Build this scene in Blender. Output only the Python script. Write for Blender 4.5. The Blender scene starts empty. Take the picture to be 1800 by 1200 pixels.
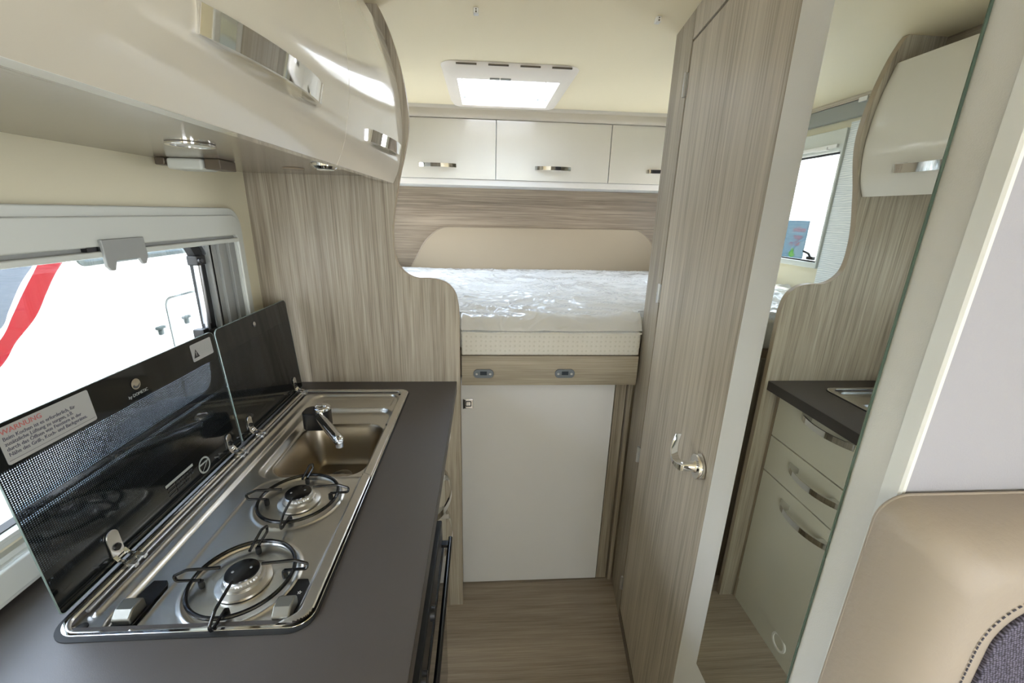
import bpy, math, random
import numpy as np
from mathutils import Vector, Matrix, noise
random.seed(4); np.random.seed(4)
sc = bpy.context.scene
COL = sc.collection

# ------------------------------------------------------------------ camera
H = 1.56
cam = bpy.data.cameras.new('camera'); camo = bpy.data.objects.new('camera', cam); COL.objects.link(camo)
cam.sensor_width = 36.0; cam.lens = 735.0/1800*36; cam.clip_start = .01; cam.clip_end = 200
yaw, pit, rol = .07089, .29706, -.02487
cy, sy, cp, sp, cr, sr = math.cos(yaw), math.sin(yaw), math.cos(pit), math.sin(pit), math.cos(rol), math.sin(rol)
rt = Vector((cy, -sy, 0)); fw = Vector((sy*cp, cy*cp, -sp)); dn = -(rt.cross(fw))
R_ = cr*rt + sr*dn; D_ = -sr*rt + cr*dn
camo.matrix_world = Matrix(((R_.x, -D_.x, -fw.x, 0), (R_.y, -D_.y, -fw.y, 0), (R_.z, -D_.z, -fw.z, H), (0, 0, 0, 1)))
sc.camera = camo

# ------------------------------------------------------------------ light
w = bpy.data.worlds.new('sky'); sc.world = w; w.use_nodes = True
nt = w.node_tree; nt.nodes.clear()
o = nt.nodes.new('ShaderNodeOutputWorld'); bg = nt.nodes.new('ShaderNodeBackground')
tc = nt.nodes.new('ShaderNodeTexCoord'); sx = nt.nodes.new('ShaderNodeSeparateXYZ'); rp = nt.nodes.new('ShaderNodeValToRGB')
nt.links.new(tc.outputs['Generated'], sx.inputs[0]); nt.links.new(sx.outputs['Z'], rp.inputs[0])
rp.color_ramp.elements[0].position = 0.0; rp.color_ramp.elements[0].color = (.93, .95, 1.0, 1)
rp.color_ramp.elements[1].position = .8; rp.color_ramp.elements[1].color = (.62, .78, 1.0, 1)
nt.links.new(rp.outputs[0], bg.inputs[0]); bg.inputs[1].default_value = 4.2
nt.links.new(bg.outputs[0], o.inputs[0])
sun = bpy.data.lights.new('sun', 'SUN'); sun.energy = 2.0; sun.angle = .02; sun.color = (1, .95, .87)
suno = bpy.data.objects.new('sun', sun); COL.objects.link(suno); suno.location = (3, 1, 6)
suno.rotation_euler = Vector((.62, -.18, 1.0)).to_track_quat('Z', 'Y').to_euler()
def portal(name, loc, sx_, sy_, direction):
    l = bpy.data.lights.new(name, 'AREA'); l.shape = 'RECTANGLE'; l.size = sx_; l.size_y = sy_
    l.cycles.is_portal = True
    ob = bpy.data.objects.new(name, l); COL.objects.link(ob); ob.location = loc
    ob.rotation_euler = Vector(direction).to_track_quat('-Z', 'Y').to_euler()
portal('daylight_kitchen_window', (-.78, .65, 1.27), 1.1, .5, (1, 0, 0))
portal('daylight_bed_window', (-.80, 2.32, 1.62), .8, .6, (1, 0, 0))
portal('daylight_roof_hatch', (.10, 2.09, 2.20), .5, .5, (0, 0, -1))
portal('daylight_front_window', (.15, -2.72, 1.5), .9, .5, (0, 1, 0))
portal('daylight_added_doorway', (1.47, -1.5, 1.1), .9, 1.7, (-1, 0, 0))  # portal of an unseen doorway, added to light kitchen fronts and floor
portal('daylight_added_bed_window', (1.47, 2.12, 1.62), .8, .6, (-1, 0, 0))  # portal of the unseen right window added to brighten the bed
vs = sc.view_settings; vs.view_transform = 'Standard'; vs.look = 'None'; vs.exposure = 2.12; vs.gamma = 1; vs.use_curve_mapping = False

# ------------------------------------------------------------------ materials
MATS = {}
def lin(c): return tuple(((v/255)/12.92 if v/255 <= .04045 else ((v/255+.055)/1.055)**2.4) for v in c)
def mat(name, rgb=(200, 200, 200), rough=.5, metal=0, coat=0, bump=0, bscale=200, var=0, vscale=5, spec=.5, stretch=(1, 1, 1), bdist=.001):
    m = bpy.data.materials.new(name); m.use_nodes = True; n = m.node_tree; b = n.nodes['Principled BSDF']
    c = lin(rgb); b.inputs['Base Color'].default_value = (*c, 1)
    b.inputs['Roughness'].default_value = rough; b.inputs['Metallic'].default_value = metal
    b.inputs['Coat Weight'].default_value = coat; b.inputs['Coat Roughness'].default_value = .03
    b.inputs['Specular IOR Level'].default_value = spec
    t = n.nodes.new('ShaderNodeTexCoord'); mp = n.nodes.new('ShaderNodeMapping'); mp.inputs['Scale'].default_value = stretch
    n.links.new(t.outputs['Object'], mp.inputs[0])
    if bump:
        ns = n.nodes.new('ShaderNodeTexNoise'); ns.inputs['Scale'].default_value = bscale; ns.inputs['Detail'].default_value = 3
        bp = n.nodes.new('ShaderNodeBump'); bp.inputs['Strength'].default_value = bump; bp.inputs['Distance'].default_value = bdist
        n.links.new(mp.outputs[0], ns.inputs['Vector']); n.links.new(ns.outputs['Fac'], bp.inputs['Height']); n.links.new(bp.outputs[0], b.inputs['Normal'])
    if var or not bump:
        ns = n.nodes.new('ShaderNodeTexNoise'); ns.inputs['Scale'].default_value = vscale; ns.inputs['Detail'].default_value = 4
        mx = n.nodes.new('ShaderNodeMix'); mx.data_type = 'RGBA'
        v = max(var, .02)
        mx.inputs['A'].default_value = (*[k*(1-v) for k in c], 1); mx.inputs['B'].default_value = (*[min(1, k*(1+v)) for k in c], 1)
        n.links.new(mp.outputs[0], ns.inputs['Vector']); n.links.new(ns.outputs['Fac'], mx.inputs['Factor']); n.links.new(mx.outputs['Result'], b.inputs['Base Color'])
    MATS[name] = m; return m
def wood(name, axis, dark, mid, light, rough=.45, fine=150, seed=0, rot=None):
    """pale laminate with long thin grain running along the given axis"""
    m = bpy.data.materials.new(name); m.use_nodes = True; n = m.node_tree; b = n.nodes['Principled BSDF']
    t = n.nodes.new('ShaderNodeTexCoord')
    def mp(s):
        q = n.nodes.new('ShaderNodeMapping'); sc_ = [1, 1, 1]
        for i in range(3): sc_[i] = 1.0/s if i == axis else 1.0
        q.inputs['Scale'].default_value = sc_; q.inputs['Location'].default_value = (seed, seed*.7, seed*.3)
        n.links.new(t.outputs['Object'], q.inputs[0]); return q
    def nz(s, st, det, dist=0):
        a = n.nodes.new('ShaderNodeTexNoise'); a.inputs['Scale'].default_value = s; a.inputs['Detail'].default_value = det
        a.inputs['Distortion'].default_value = dist; a.inputs['Roughness'].default_value = .6
        n.links.new(mp(st).outputs[0], a.inputs['Vector']); return a
    a = nz(fine*1.8, 60, 4); bnd = nz(11, 18, 3, .2); wv = nz(75, 40, 3, .3)
    def mth(op, x, y):
        k = n.nodes.new('ShaderNodeMath'); k.operation = op
        for i, v in enumerate((x, y)):
            if isinstance(v, (int, float)): k.inputs[i].default_value = v
            else: n.links.new(v, k.inputs[i])
        return k.outputs[0]
    s = mth('ADD', mth('MULTIPLY', a.outputs['Fac'], .42), mth('MULTIPLY', bnd.outputs['Fac'], .28))
    s = mth('ADD', s, mth('MULTIPLY', wv.outputs['Fac'], .30))
    r = n.nodes.new('ShaderNodeValToRGB'); e = r.color_ramp.elements
    e[0].position = .37; e[0].color = (*lin(dark), 1); e[1].position = .64; e[1].color = (*lin(light), 1)
    q = e.new(.5); q.color = (*lin(mid), 1)
    n.links.new(s, r.inputs[0]); n.links.new(r.outputs[0], b.inputs['Base Color'])
    b.inputs['Roughness'].default_value = rough
    bp = n.nodes.new('ShaderNodeBump'); bp.inputs['Strength'].default_value = .12; bp.inputs['Distance'].default_value = .0005
    n.links.new(s, bp.inputs['Height']); n.links.new(bp.outputs[0], b.inputs['Normal'])
    MATS[name] = m; return m
def glass(name, tint=(1, 1, 1), gl=.08, rough=0.0):
    m = bpy.data.materials.new(name); m.use_nodes = True; n = m.node_tree; n.nodes.clear()
    o = n.nodes.new('ShaderNodeOutputMaterial'); t = n.nodes.new('ShaderNodeBsdfTransparent'); g = n.nodes.new('ShaderNodeBsdfGlossy')
    t.inputs[0].default_value = (*tint, 1); g.inputs['Roughness'].default_value = rough
    x = n.nodes.new('ShaderNodeMixShader'); lw = n.nodes.new('ShaderNodeLayerWeight'); lw.inputs[0].default_value = .25
    mu = n.nodes.new('ShaderNodeMath'); mu.operation = 'MULTIPLY_ADD'; mu.inputs[1].default_value = .6; mu.inputs[2].default_value = gl
    n.links.new(lw.outputs['Fresnel'], mu.inputs[0]); n.links.new(mu.outputs[0], x.inputs[0])
    n.links.new(t.outputs[0], x.inputs[1]); n.links.new(g.outputs[0], x.inputs[2]); n.links.new(x.outputs[0], o.inputs[0])
    MATS[name] = m; return m

M_cream = mat('gloss_cream_laminate', (206, 200, 186), .12, coat=.6, var=.015)
M_cream_base = mat('satin_cream_laminate', (205, 201, 182), .28, coat=.25, var=.015)
M_ceil = mat('cream_ceiling_vinyl', (240, 226, 192), .55, bump=.15, bscale=180)
M_wallv = mat('cream_wall_vinyl', (218, 211, 184), .6, bump=.15, bscale=180)
M_woodv = wood('oak_laminate_vertical', 2, (112, 102, 87), (153, 143, 126), (182, 173, 155))
M_woodh = wood('oak_laminate_across', 0, (104, 90, 74), (140, 124, 104), (166, 149, 128), seed=3)
M_woodhb = wood('oak_board_across', 0, (138, 129, 113), (166, 156, 137), (188, 178, 160), seed=7)
M_woody = wood('oak_laminate_lengthwise', 1, (118, 108, 94), (142, 131, 115), (160, 149, 132), seed=5, rough=.24)
M_woody.node_tree.nodes['Principled BSDF'].inputs['Coat Weight'].default_value = .5; M_woody.node_tree.nodes['Principled BSDF'].inputs['Coat Roughness'].default_value = .22
M_wooddoor = wood('oak_door_vertical', 2, (138, 127, 110), (178, 168, 151), (200, 190, 173), seed=11)
M_edge = mat('oak_edge_band', (150, 134, 112), .4, var=.05, vscale=40)
M_edgedark = mat('dark_oak_edge', (92, 82, 68), .4, var=.05, vscale=40)
M_floor = wood('floor_vinyl_across', 0, (134, 121, 106), (160, 147, 131), (182, 169, 152), seed=9, fine=220, rough=.5)
M_top = mat('charcoal_worktop_laminate', (73, 68, 65), .40, bump=.1, bscale=900, var=.03, vscale=60)
M_topedge = mat('grey_worktop_edge', (50, 45, 42), .4, var=.03)
M_steel = mat('brushed_stainless', (222, 219, 212), .30, 1, bump=.04, bscale=300, stretch=(1, .05, 1))
M_steelb = mat('bowl_stainless_dark_reflection', (164, 154, 138), .34, 1, bump=.03, bscale=200)  # satin bowl steel; darker tone paints in its reflection of the dark overhead cabinet
M_chrome = mat('polished_chrome', (225, 225, 225), .05, 1)
M_knob = mat('satin_knob_metal', (132, 130, 122), .45, 1)
M_alu = mat('satin_aluminium', (200, 202, 205), .3, .9)
M_black = mat('black_enamel', (9, 9, 11), .22)
M_blackp = mat('matte_black_plastic', (14, 14, 15), .4)
M_lid2 = glass('clear_lid_back', (.9, .93, .93), .0)
M_rubber = mat('black_rubber', (22, 22, 22), .6)
M_plast = mat('white_window_plastic', (205, 208, 200), .35, bump=.05, bscale=500)
M_plastg = mat('grey_window_plastic', (150, 152, 148), .4)
M_plastw = mat('pure_white_plastic', (236, 234, 228), .3)
M_hatch = mat('hatch_ivory_plastic', (236, 226, 212), .35)
M_lgrey = mat('textured_white_panel', (214, 213, 208), .5, bump=.35, bscale=700, bdist=.0006)
M_whitetrim = mat('white_edge_trim', (226, 228, 226), .35)
M_rail = mat('cream_cabinet_rail', (206, 200, 190), .4)
M_lav = mat('grey_felt_wall', (164, 164, 172), .8, bump=.5, bscale=500, bdist=.0006)
M_fridge = mat('pale_grey_door_laminate', (222, 221, 219), .35, bump=.05, bscale=500)
M_leather = mat('beige_leatherette', (162, 151, 139), .55, bump=.35, bscale=160, bdist=.0012)
M_pad = mat('taupe_headboard_leatherette', (162, 146, 122), .5, bump=.15, bscale=260)
M_greyc = mat('grey_catch_plastic', (112, 120, 128), .35)
M_mould = mat('taupe_cornice', (190, 180, 162), .5)
M_white = mat('vehicle_white_paint', (240, 240, 238), .25, coat=.4)
M_red = mat('vehicle_red_decal', (92, 2, 10), .45, spec=.06)
M_vgrey = mat('vehicle_grey_decal', (62, 68, 75), .45, spec=.06)
M_vdark = mat('vehicle_window_frame', (66, 74, 72), .45, spec=.06)
M_ground = mat('pale_gravel', (190, 186, 178), .9, bump=.6, bscale=30)
M_label = mat('label_silver_film', (158, 158, 154), .4)
M_ltext = mat('label_grey_ink', (74, 74, 88), .5)
M_lred = mat('label_red_ink', (178, 96, 92), .5)
M_print = mat('grey_screen_print', (150, 156, 152), .4)
M_printd = mat('dim_screen_print', (62, 64, 66), .4)
M_glass = glass('window_acrylic', (.96, .96, .96), .04)
M_lens = mat('lamp_diffuser', (220, 218, 205), .35)
M_blue = mat('notice_blue_paper', (58, 80, 92), .7, spec=.05)
M_pink = mat('notice_pink_ink', (88, 22, 44), .7, spec=.05)
M_green = mat('notice_green_ink', (36, 84, 26), .7, spec=.05)
M_ovglass = mat('oven_dark_glass', (8, 11, 18), .05, spec=.8)
M_mirror = mat('mirror_silver', (232, 236, 230), .01, 1)
M_mirror.node_tree.nodes['Principled BSDF'].inputs['Base Color'].default_value = (.80, .83, .79, 1)
for l in list(M_mirror.node_tree.links):
    if l.to_socket.name == 'Base Color': M_mirror.node_tree.links.remove(l)
M_mirredge = mat('mirror_glass_edge', (84, 104, 94), .15)

# woven seat cloth
def weave():
    m = bpy.data.materials.new('woven_charcoal_cloth'); m.use_nodes = True; n = m.node_tree; b = n.nodes['Principled BSDF']
    t = n.nodes.new('ShaderNodeTexCoord'); mp = n.nodes.new('ShaderNodeMapping'); mp.inputs['Scale'].default_value = (1, 0, 1); mp.inputs['Rotation'].default_value = (0, .35, 0)
    v = n.nodes.new('ShaderNodeTexVoronoi'); v.inputs['Scale'].default_value = 330; v.inputs['Randomness'].default_value = .35
    r = n.nodes.new('ShaderNodeValToRGB'); r.color_ramp.elements[0].color = (*lin((126, 122, 146)), 1); r.color_ramp.elements[1].color = (*lin((36, 34, 46)), 1)
    r.color_ramp.elements[0].position = .05; r.color_ramp.elements[1].position = .62
    bp = n.nodes.new('ShaderNodeBump'); bp.inputs['Strength'].default_value = .8; bp.inputs['Distance'].default_value = .001; bp.invert = True
    n.links.new(t.outputs['Object'], mp.inputs[0]); n.links.new(mp.outputs[0], v.inputs['Vector']); n.links.new(v.outputs['Distance'], r.inputs[0])
    n.links.new(r.outputs[0], b.inputs['Base Color']); n.links.new(v.outputs['Distance'], bp.inputs['Height']); n.links.new(bp.outputs[0], b.inputs['Normal'])
    b.inputs['Roughness'].default_value = .85; return m
M_cloth = weave()
# wavy embossed wall covering
def wavy():
    m = mat('wavy_embossed_wallpaper', (226, 230, 228), .5); n = m.node_tree; b = n.nodes['Principled BSDF']
    t = n.nodes.new('ShaderNodeTexCoord'); wv = n.nodes.new('ShaderNodeTexWave'); wv.bands_direction = 'Z'; mp = n.nodes.new('ShaderNodeMapping'); mp.inputs['Scale'].default_value = (1, .35, 2.2); n.links.new(t.outputs['Object'], mp.inputs[0])
    wv.inputs['Scale'].default_value = 16; wv.inputs['Distortion'].default_value = 5; wv.inputs['Detail'].default_value = 2; wv.inputs['Detail Scale'].default_value = 1.6
    bp = n.nodes.new('ShaderNodeBump'); bp.inputs['Strength'].default_value = .5; bp.inputs['Distance'].default_value = .002
    r = n.nodes.new('ShaderNodeValToRGB'); r.color_ramp.elements[0].color = (*lin((205, 212, 212)), 1); r.color_ramp.elements[0].position = .1
    r.color_ramp.elements[1].color = (*lin((236, 238, 234)), 1); r.color_ramp.elements[1].position = .5
    n.links.new(mp.outputs[0], wv.inputs['Vector']); n.links.new(wv.outputs['Fac'], bp.inputs['Height']); n.links.new(bp.outputs[0], b.inputs['Normal'])
    n.links.new(wv.outputs['Fac'], r.inputs[0]); n.links.new(r.outputs[0], b.inputs['Base Color']); return m
M_wave = wavy()
# quilted mattress ticking: rows of small dimples
def quilt():
    m = mat('quilted_mattress_ticking', (222, 220, 210), .8); n = m.node_tree; b = n.nodes['Principled BSDF']
    t = n.nodes.new('ShaderNodeTexCoord'); v = n.nodes.new('ShaderNodeTexVoronoi'); v.inputs['Scale'].default_value = 58; v.inputs['Randomness'].default_value = .15
    bp = n.nodes.new('ShaderNodeBump'); bp.inputs['Strength'].default_value = .5; bp.inputs['Distance'].default_value = .003
    rr = n.nodes.new('ShaderNodeValToRGB'); rr.color_ramp.elements[0].color = (*lin((212, 209, 197)), 1); rr.color_ramp.elements[0].position = .12; rr.color_ramp.elements[1].color = (*lin((226, 223, 213)), 1); rr.color_ramp.elements[1].position = .3
    n.links.new(v.outputs['Distance'], rr.inputs[0]); n.links.new(rr.outputs[0], b.inputs['Base Color'])
    n.links.new(t.outputs['Object'], v.inputs['Vector']); n.links.new(v.outputs['Distance'], bp.inputs['Height']); n.links.new(bp.outputs[0], b.inputs['Normal']); return m
M_quilt = quilt()
# clear crumpled film over the mattress
def film():
    m = bpy.data.materials.new('clear_crumpled_film'); m.use_nodes = True; n = m.node_tree; n.nodes.clear()
    o = n.nodes.new('ShaderNodeOutputMaterial'); p = n.nodes.new('ShaderNodeBsdfPrincipled'); t = n.nodes.new('ShaderNodeBsdfTransparent'); x = n.nodes.new('ShaderNodeMixShader')
    p.inputs['Base Color'].default_value = (.82, .81, .78, 1); p.inputs['Roughness'].default_value = .13; p.inputs['Specular IOR Level'].default_value = .9
    x.inputs[0].default_value = .74
    tc = n.nodes.new('ShaderNodeTexCoord'); mp = n.nodes.new('ShaderNodeMapping'); mp.inputs['Scale'].default_value = (.8, 1.2, 1)
    ns = n.nodes.new('ShaderNodeTexNoise'); ns.noise_type = 'RIDGED_MULTIFRACTAL'; ns.inputs['Scale'].default_value = 12; ns.inputs['Detail'].default_value = 6; ns.inputs['Distortion'].default_value = 2.0
    bp = n.nodes.new('ShaderNodeBump'); bp.inputs['Strength'].default_value = .9; bp.inputs['Distance'].default_value = .009
    n.links.new(tc.outputs['Object'], mp.inputs[0]); n.links.new(mp.outputs[0], ns.inputs['Vector']); n.links.new(ns.outputs['Fac'], bp.inputs['Height']); n.links.new(bp.outputs[0], p.inputs['Normal'])
    n.links.new(t.outputs[0], x.inputs[1]); n.links.new(p.outputs[0], x.inputs[2]); n.links.new(x.outputs[0], o.inputs[0]); return m
M_film = film()
# black glass lid: opaque border, a field of tiny clear dots in the black print
def lidglass():
    m = bpy.data.materials.new('black_dotted_lid_glass'); m.use_nodes = True; n = m.node_tree; n.nodes.clear()
    o = n.nodes.new('ShaderNodeOutputMaterial'); p = n.nodes.new('ShaderNodeBsdfPrincipled'); t = n.nodes.new('ShaderNodeBsdfTransparent'); x = n.nodes.new('ShaderNodeMixShader')
    p.inputs['Base Color'].default_value = (.006, .007, .007, 1); p.inputs['Roughness'].default_value = .06; p.inputs['Specular IOR Level'].default_value = .5
    tc = n.nodes.new('ShaderNodeTexCoord'); sp_ = n.nodes.new('ShaderNodeSeparateXYZ'); n.links.new(tc.outputs['Object'], sp_.inputs[0])
    def mth(op, a, b=0.0):
        k = n.nodes.new('ShaderNodeMath'); k.operation = op
        for i, v in enumerate((a, b)):
            if isinstance(v, (int, float)): k.inputs[i].default_value = v
            else: n.links.new(v, k.inputs[i])
        return k.outputs[0]
    P = .0030
    def cell(s):
        q = mth('SUBTRACT', mth('FRACT', mth('MULTIPLY', s, 1/P)), .5); return mth('MULTIPLY', q, q)
    d = mth('ADD', cell(sp_.outputs['Y']), cell(sp_.outputs['Z']))
    dot = mth('LESS_THAN', d, .060)
    # object z is measured from the unit's base (worktop level)
    band = mth('MULTIPLY', mth('LESS_THAN', sp_.outputs['Z'], .232), mth('GREATER_THAN', sp_.outputs['Z'], .05))
    fac = mth('MULTIPLY', mth('MULTIPLY', dot, band), .6)
    t.inputs[0].default_value = (.55, .62, .72, 1)
    n.links.new(fac, x.inputs[0]); n.links.new(p.outputs[0], x.inputs[1]); n.links.new(t.outputs[0], x.inputs[2]); n.links.new(x.outputs[0], o.inputs[0]); return m
M_lid = lidglass()

# ------------------------------------------------------------------ mesh tools
BASE = {}
class MB:
    def __init__(s): s.v = []; s.f = []
    def add(s, vs, fs):
        b = len(s.v); s.v += [tuple(p) for p in vs]; s.f += [tuple(b+i for i in q) for q in fs]; return s
    def box(s, a, b):
        x0, y0, z0 = [min(a[i], b[i]) for i in range(3)]; x1, y1, z1 = [max(a[i], b[i]) for i in range(3)]
        return s.add([(x0, y0, z0), (x1, y0, z0), (x1, y1, z0), (x0, y1, z0), (x0, y0, z1), (x1, y0, z1), (x1, y1, z1), (x0, y1, z1)],
                     [(0, 3, 2, 1), (4, 5, 6, 7), (0, 1, 5, 4), (1, 2, 6, 5), (2, 3, 7, 6), (3, 0, 4, 7)])
    def prism(s, poly, ax, a, b):
        n = len(poly); V = [P3(ax, u, v, a) for u, v in poly]+[P3(ax, u, v, b) for u, v in poly]
        return s.add(V, [tuple(range(n)), tuple(range(2*n-1, n-1, -1))]+[(i, i+n, (i+1) % n+n, (i+1) % n) for i in range(n)])
    def ring(s, outer, inner, ax, a, b):
        n = len(outer); V = [P3(ax, u, v, a) for u, v in outer]+[P3(ax, u, v, a) for u, v in inner]+[P3(ax, u, v, b) for u, v in outer]+[P3(ax, u, v, b) for u, v in inner]
        F = []
        for i in range(n):
            j = (i+1) % n
            F += [(i, j, j+n, i+n), (i+2*n, i+3*n, j+3*n, j+2*n), (i, i+2*n, j+2*n, j), (i+n, j+n, j+3*n, i+3*n)]
        return s.add(V, F)
    def tube(s, path, r, n=10, closed=False, caps=True):
        P = [Vector(p) for p in path]; N = len(P); rr = r if isinstance(r, (list, tuple)) else [r]*N
        V = []; F = []; up = None
        for i in range(N):
            if closed: t = (P[(i+1) % N]-P[i-1]).normalized()
            else: t = (P[min(i+1, N-1)]-P[max(i-1, 0)]).normalized()
            if up is None:
                up = Vector((0, 0, 1)) if abs(t.z) < .9 else Vector((1, 0, 0))
            a = up-t*up.dot(t); a.normalize(); up = a; b = t.cross(a)
            for k in range(n):
                th = 2*math.pi*k/n; V.append(P[i]+(a*math.cos(th)+b*math.sin(th))*rr[i])
        for i in range(N if closed else N-1):
            j = (i+1) % N
            for k in range(n):
                l = (k+1) % n; F.append((i*n+k, i*n+l, j*n+l, j*n+k))
        if not closed and caps: F += [tuple(range(n-1, -1, -1)), tuple(range((N-1)*n, N*n))]
        return s.add(V, F)
    def sweep(s, path, up, wd, th):
        """flat strip: width wd along up, thickness th (number or list)"""
        P = [Vector(p) for p in path]; up = Vector(up).normalized(); N = len(P); V = []; F = []
        for i in range(N):
            t = (P[min(i+1, N-1)]-P[max(i-1, 0)]).normalized(); nn = t.cross(up).normalized()
            q = th[i] if isinstance(th, (list, tuple)) else th; ww = wd[i] if isinstance(wd, (list, tuple)) else wd
            for a, b in ((-1, -1), (1, -1), (1, 1), (-1, 1)): V.append(P[i]+up*(a*ww/2)+nn*(b*q/2))
        for i in range(N-1):
            for k in range(4):
                l = (k+1) % 4; F.append((i*4+k, (i+1)*4+k, (i+1)*4+l, i*4+l))
        F += [(0, 1, 2, 3), tuple(4*(N-1)+k for k in (3, 2, 1, 0))]
        return s.add(V, F)
    def lathe(s, prof, c, ax=2, n=40):
        """prof: (radius, height) pairs along axis ax"""
        V = []; F = []; m = len(prof)
        for k in range(n):
            th = 2*math.pi*k/n
            for r, h in prof:
                p = [0, 0, 0]; p[(ax+1) % 3] = r*math.cos(th); p[(ax+2) % 3] = r*math.sin(th); p[ax] = h
                V.append((c[0]+p[0], c[1]+p[1], c[2]+p[2]))
        for k in range(n):
            l = (k+1) % n
            for i in range(m-1): F.append((k*m+i, l*m+i, l*m+i+1, k*m+i+1))
        F += [tuple(k*m for k in range(n-1, -1, -1)), tuple(k*m+m-1 for k in range(n))]
        return s.add(V, F)
    def build(s, name, material, parent=None, bevel=0, segs=2, smooth=True, local=False, ang=35):
        me = bpy.data.meshes.new(name)
        off = Vector((0, 0, 0)) if (local or parent is None) else BASE.get(parent.name, Vector((0, 0, 0)))
        me.from_pydata([(p[0]-off.x, p[1]-off.y, p[2]-off.z) for p in s.v], [], s.f); me.validate(); 
        import bmesh
        bm = bmesh.new(); bm.from_mesh(me); bmesh.ops.recalc_face_normals(bm, faces=bm.faces); bm.to_mesh(me); bm.free()
        me.materials.append(material)
        if smooth:
            me.polygons.foreach_set('use_smooth', [True]*len(me.polygons)); me.set_sharp_from_angle(angle=math.radians(ang))
        ob = bpy.data.objects.new(name, me); COL.objects.link(ob)
        if parent is not None: ob.parent = parent; BASE[ob.name] = off
        if bevel:
            md = ob.modifiers.new('bevel', 'BEVEL'); md.width = bevel; md.segments = segs; md.limit_method = 'ANGLE'; md.angle_limit = math.radians(40); md.harden_normals = True
        return ob
def P3(ax, u, v, a): return (a, u, v) if ax == 0 else ((u, a, v) if ax == 1 else (u, v, a))
def rrect(u0, v0, u1, v1, r, n=8):
    rs = r if isinstance(r, (list, tuple)) else [r]*4   # corners: (u0,v0) (u1,v0) (u1,v1) (u0,v1)
    out = []
    for k, (cu, cv, su, sv, a0) in enumerate(((u0, v0, 1, 1, 180), (u1, v0, -1, 1, 270), (u1, v1, -1, -1, 0), (u0, v1, 1, -1, 90))):
        q = rs[k]
        for i in range(n+1):
            a = math.radians(a0+90*i/n); out.append((cu+su*q+q*math.cos(a), cv+sv*q+q*math.sin(a)))
    return out
def circ(cu, cv, r, n=32): return [(cu+r*math.cos(2*math.pi*i/n), cv+r*math.sin(2*math.pi*i/n)) for i in range(n)]
def catmull(pts, k=6):
    P = [Vector(p) for p in pts]; out = []
    for i in range(len(P)-1):
        a = P[max(i-1, 0)]; b = P[i]; c = P[i+1]; d = P[min(i+2, len(P)-1)]
        for j in range(k):
            t = j/k; out.append(.5*((2*b)+(c-a)*t+(2*a-5*b+4*c-d)*t*t+(3*b-a-3*c+d)*t**3))
    out.append(P[-1]); return out
def rounded(pts, r=.006, k=5):
    P = [Vector(p) for p in pts]; out = [P[0]]
    for i in range(1, len(P)-1):
        a = (P[i-1]-P[i]); b = (P[i+1]-P[i]); ra = min(r, a.length*.45); rb = min(r, b.length*.45)
        s0 = P[i]+a.normalized()*ra; s1 = P[i]+b.normalized()*rb
        for j in range(k+1):
            t = j/k; out.append(s0*(1-t)**2+P[i]*2*t*(1-t)+s1*t*t)
    out.append(P[-1]); return out
def tag(o, label=None, cat=None, group=None, kind=None):
    if label: o['label'] = label
    if cat: o['category'] = cat
    if group: o['group'] = group
    if kind: o['kind'] = kind
    return o
def thing(name, loc, label, cat, group=None, kind=None, rz=0):
    e = bpy.data.objects.new(name, None); COL.objects.link(e); e.location = loc; e.rotation_euler = (0, 0, rz); e.empty_display_size = .05
    BASE[e.name] = Vector(loc); return tag(e, label, cat, group, kind)
def text(body, name, size, material, parent, mtx, depth=.0002, align='LEFT', xs=1):
    c = bpy.data.curves.new(name, 'FONT'); c.body = body; c.size = size; c.extrude = depth; c.align_x = align; c.align_y = 'CENTER'; c.resolution_u = 3
    t = bpy.data.objects.new(name, c); COL.objects.link(t)
    dg = bpy.context.evaluated_depsgraph_get(); me = bpy.data.meshes.new_from_object(t.evaluated_get(dg))
    bpy.data.objects.remove(t)
    me.transform(Matrix.Diagonal((xs, 1, 1, 1))); me.transform(mtx)
    if parent is not None: me.transform(Matrix.Translation(-BASE[parent.name]))
    me.materials.clear(); me.materials.append(material)
    o = bpy.data.objects.new(name, me); COL.objects.link(o)
    if parent is not None: o.parent = parent; BASE[o.name] = BASE[parent.name]
    return o
def mtx(origin, xdir, ydir):
    x = Vector(xdir).normalized(); y = Vector(ydir).normalized(); z = x.cross(y)
    return Matrix(((x.x, y.x, z.x, origin[0]), (x.y, y.y, z.y, origin[1]), (x.z, y.z, z.z, origin[2]), (0, 0, 0, 1)))

CE = 2.086; WT = 1.0; XW = -.70; YD = 1.352
# ------------------------------------------------------------------ shell
s = tag(MB().box((-.76, -2.7, -.04), (1.45, 2.80, 0)).build('floor', M_floor), kind='structure')
# ceiling with two hatch openings
def slab_with_holes(u0, u1, v0, v1, holes, ax, a, b):
    us = sorted({u0, u1}|{h[0] for h in holes}|{h[1] for h in holes}); vs_ = sorted({v0, v1}|{h[2] for h in holes}|{h[3] for h in holes}); m = MB()
    for i in range(len(us)-1):
        for j in range(len(vs_)-1):
            cu = (us[i]+us[i+1])/2; cv = (vs_[j]+vs_[j+1])/2
            if any(h[0] < cu < h[1] and h[2] < cv < h[3] for h in holes): continue
            m.box(P3(ax, us[i], vs_[j], a), P3(ax, us[i+1], vs_[j+1], b))
    return m
HX0, HX1, HY0, HY1 = -.108, .300, 1.885, 2.305
slab_with_holes(-.76, 1.45, -2.7, 2.80, [(HX0-.01, HX1+.01, HY0-.01, HY1+.01)], 2, CE, CE+.05).build('ceiling', M_ceil, smooth=False)
tag(bpy.data.objects['ceiling'], kind='structure')
KW = (.12, 1.135, 1.085, 1.475)   # kitchen window opening y0,y1,z0,z1
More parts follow.
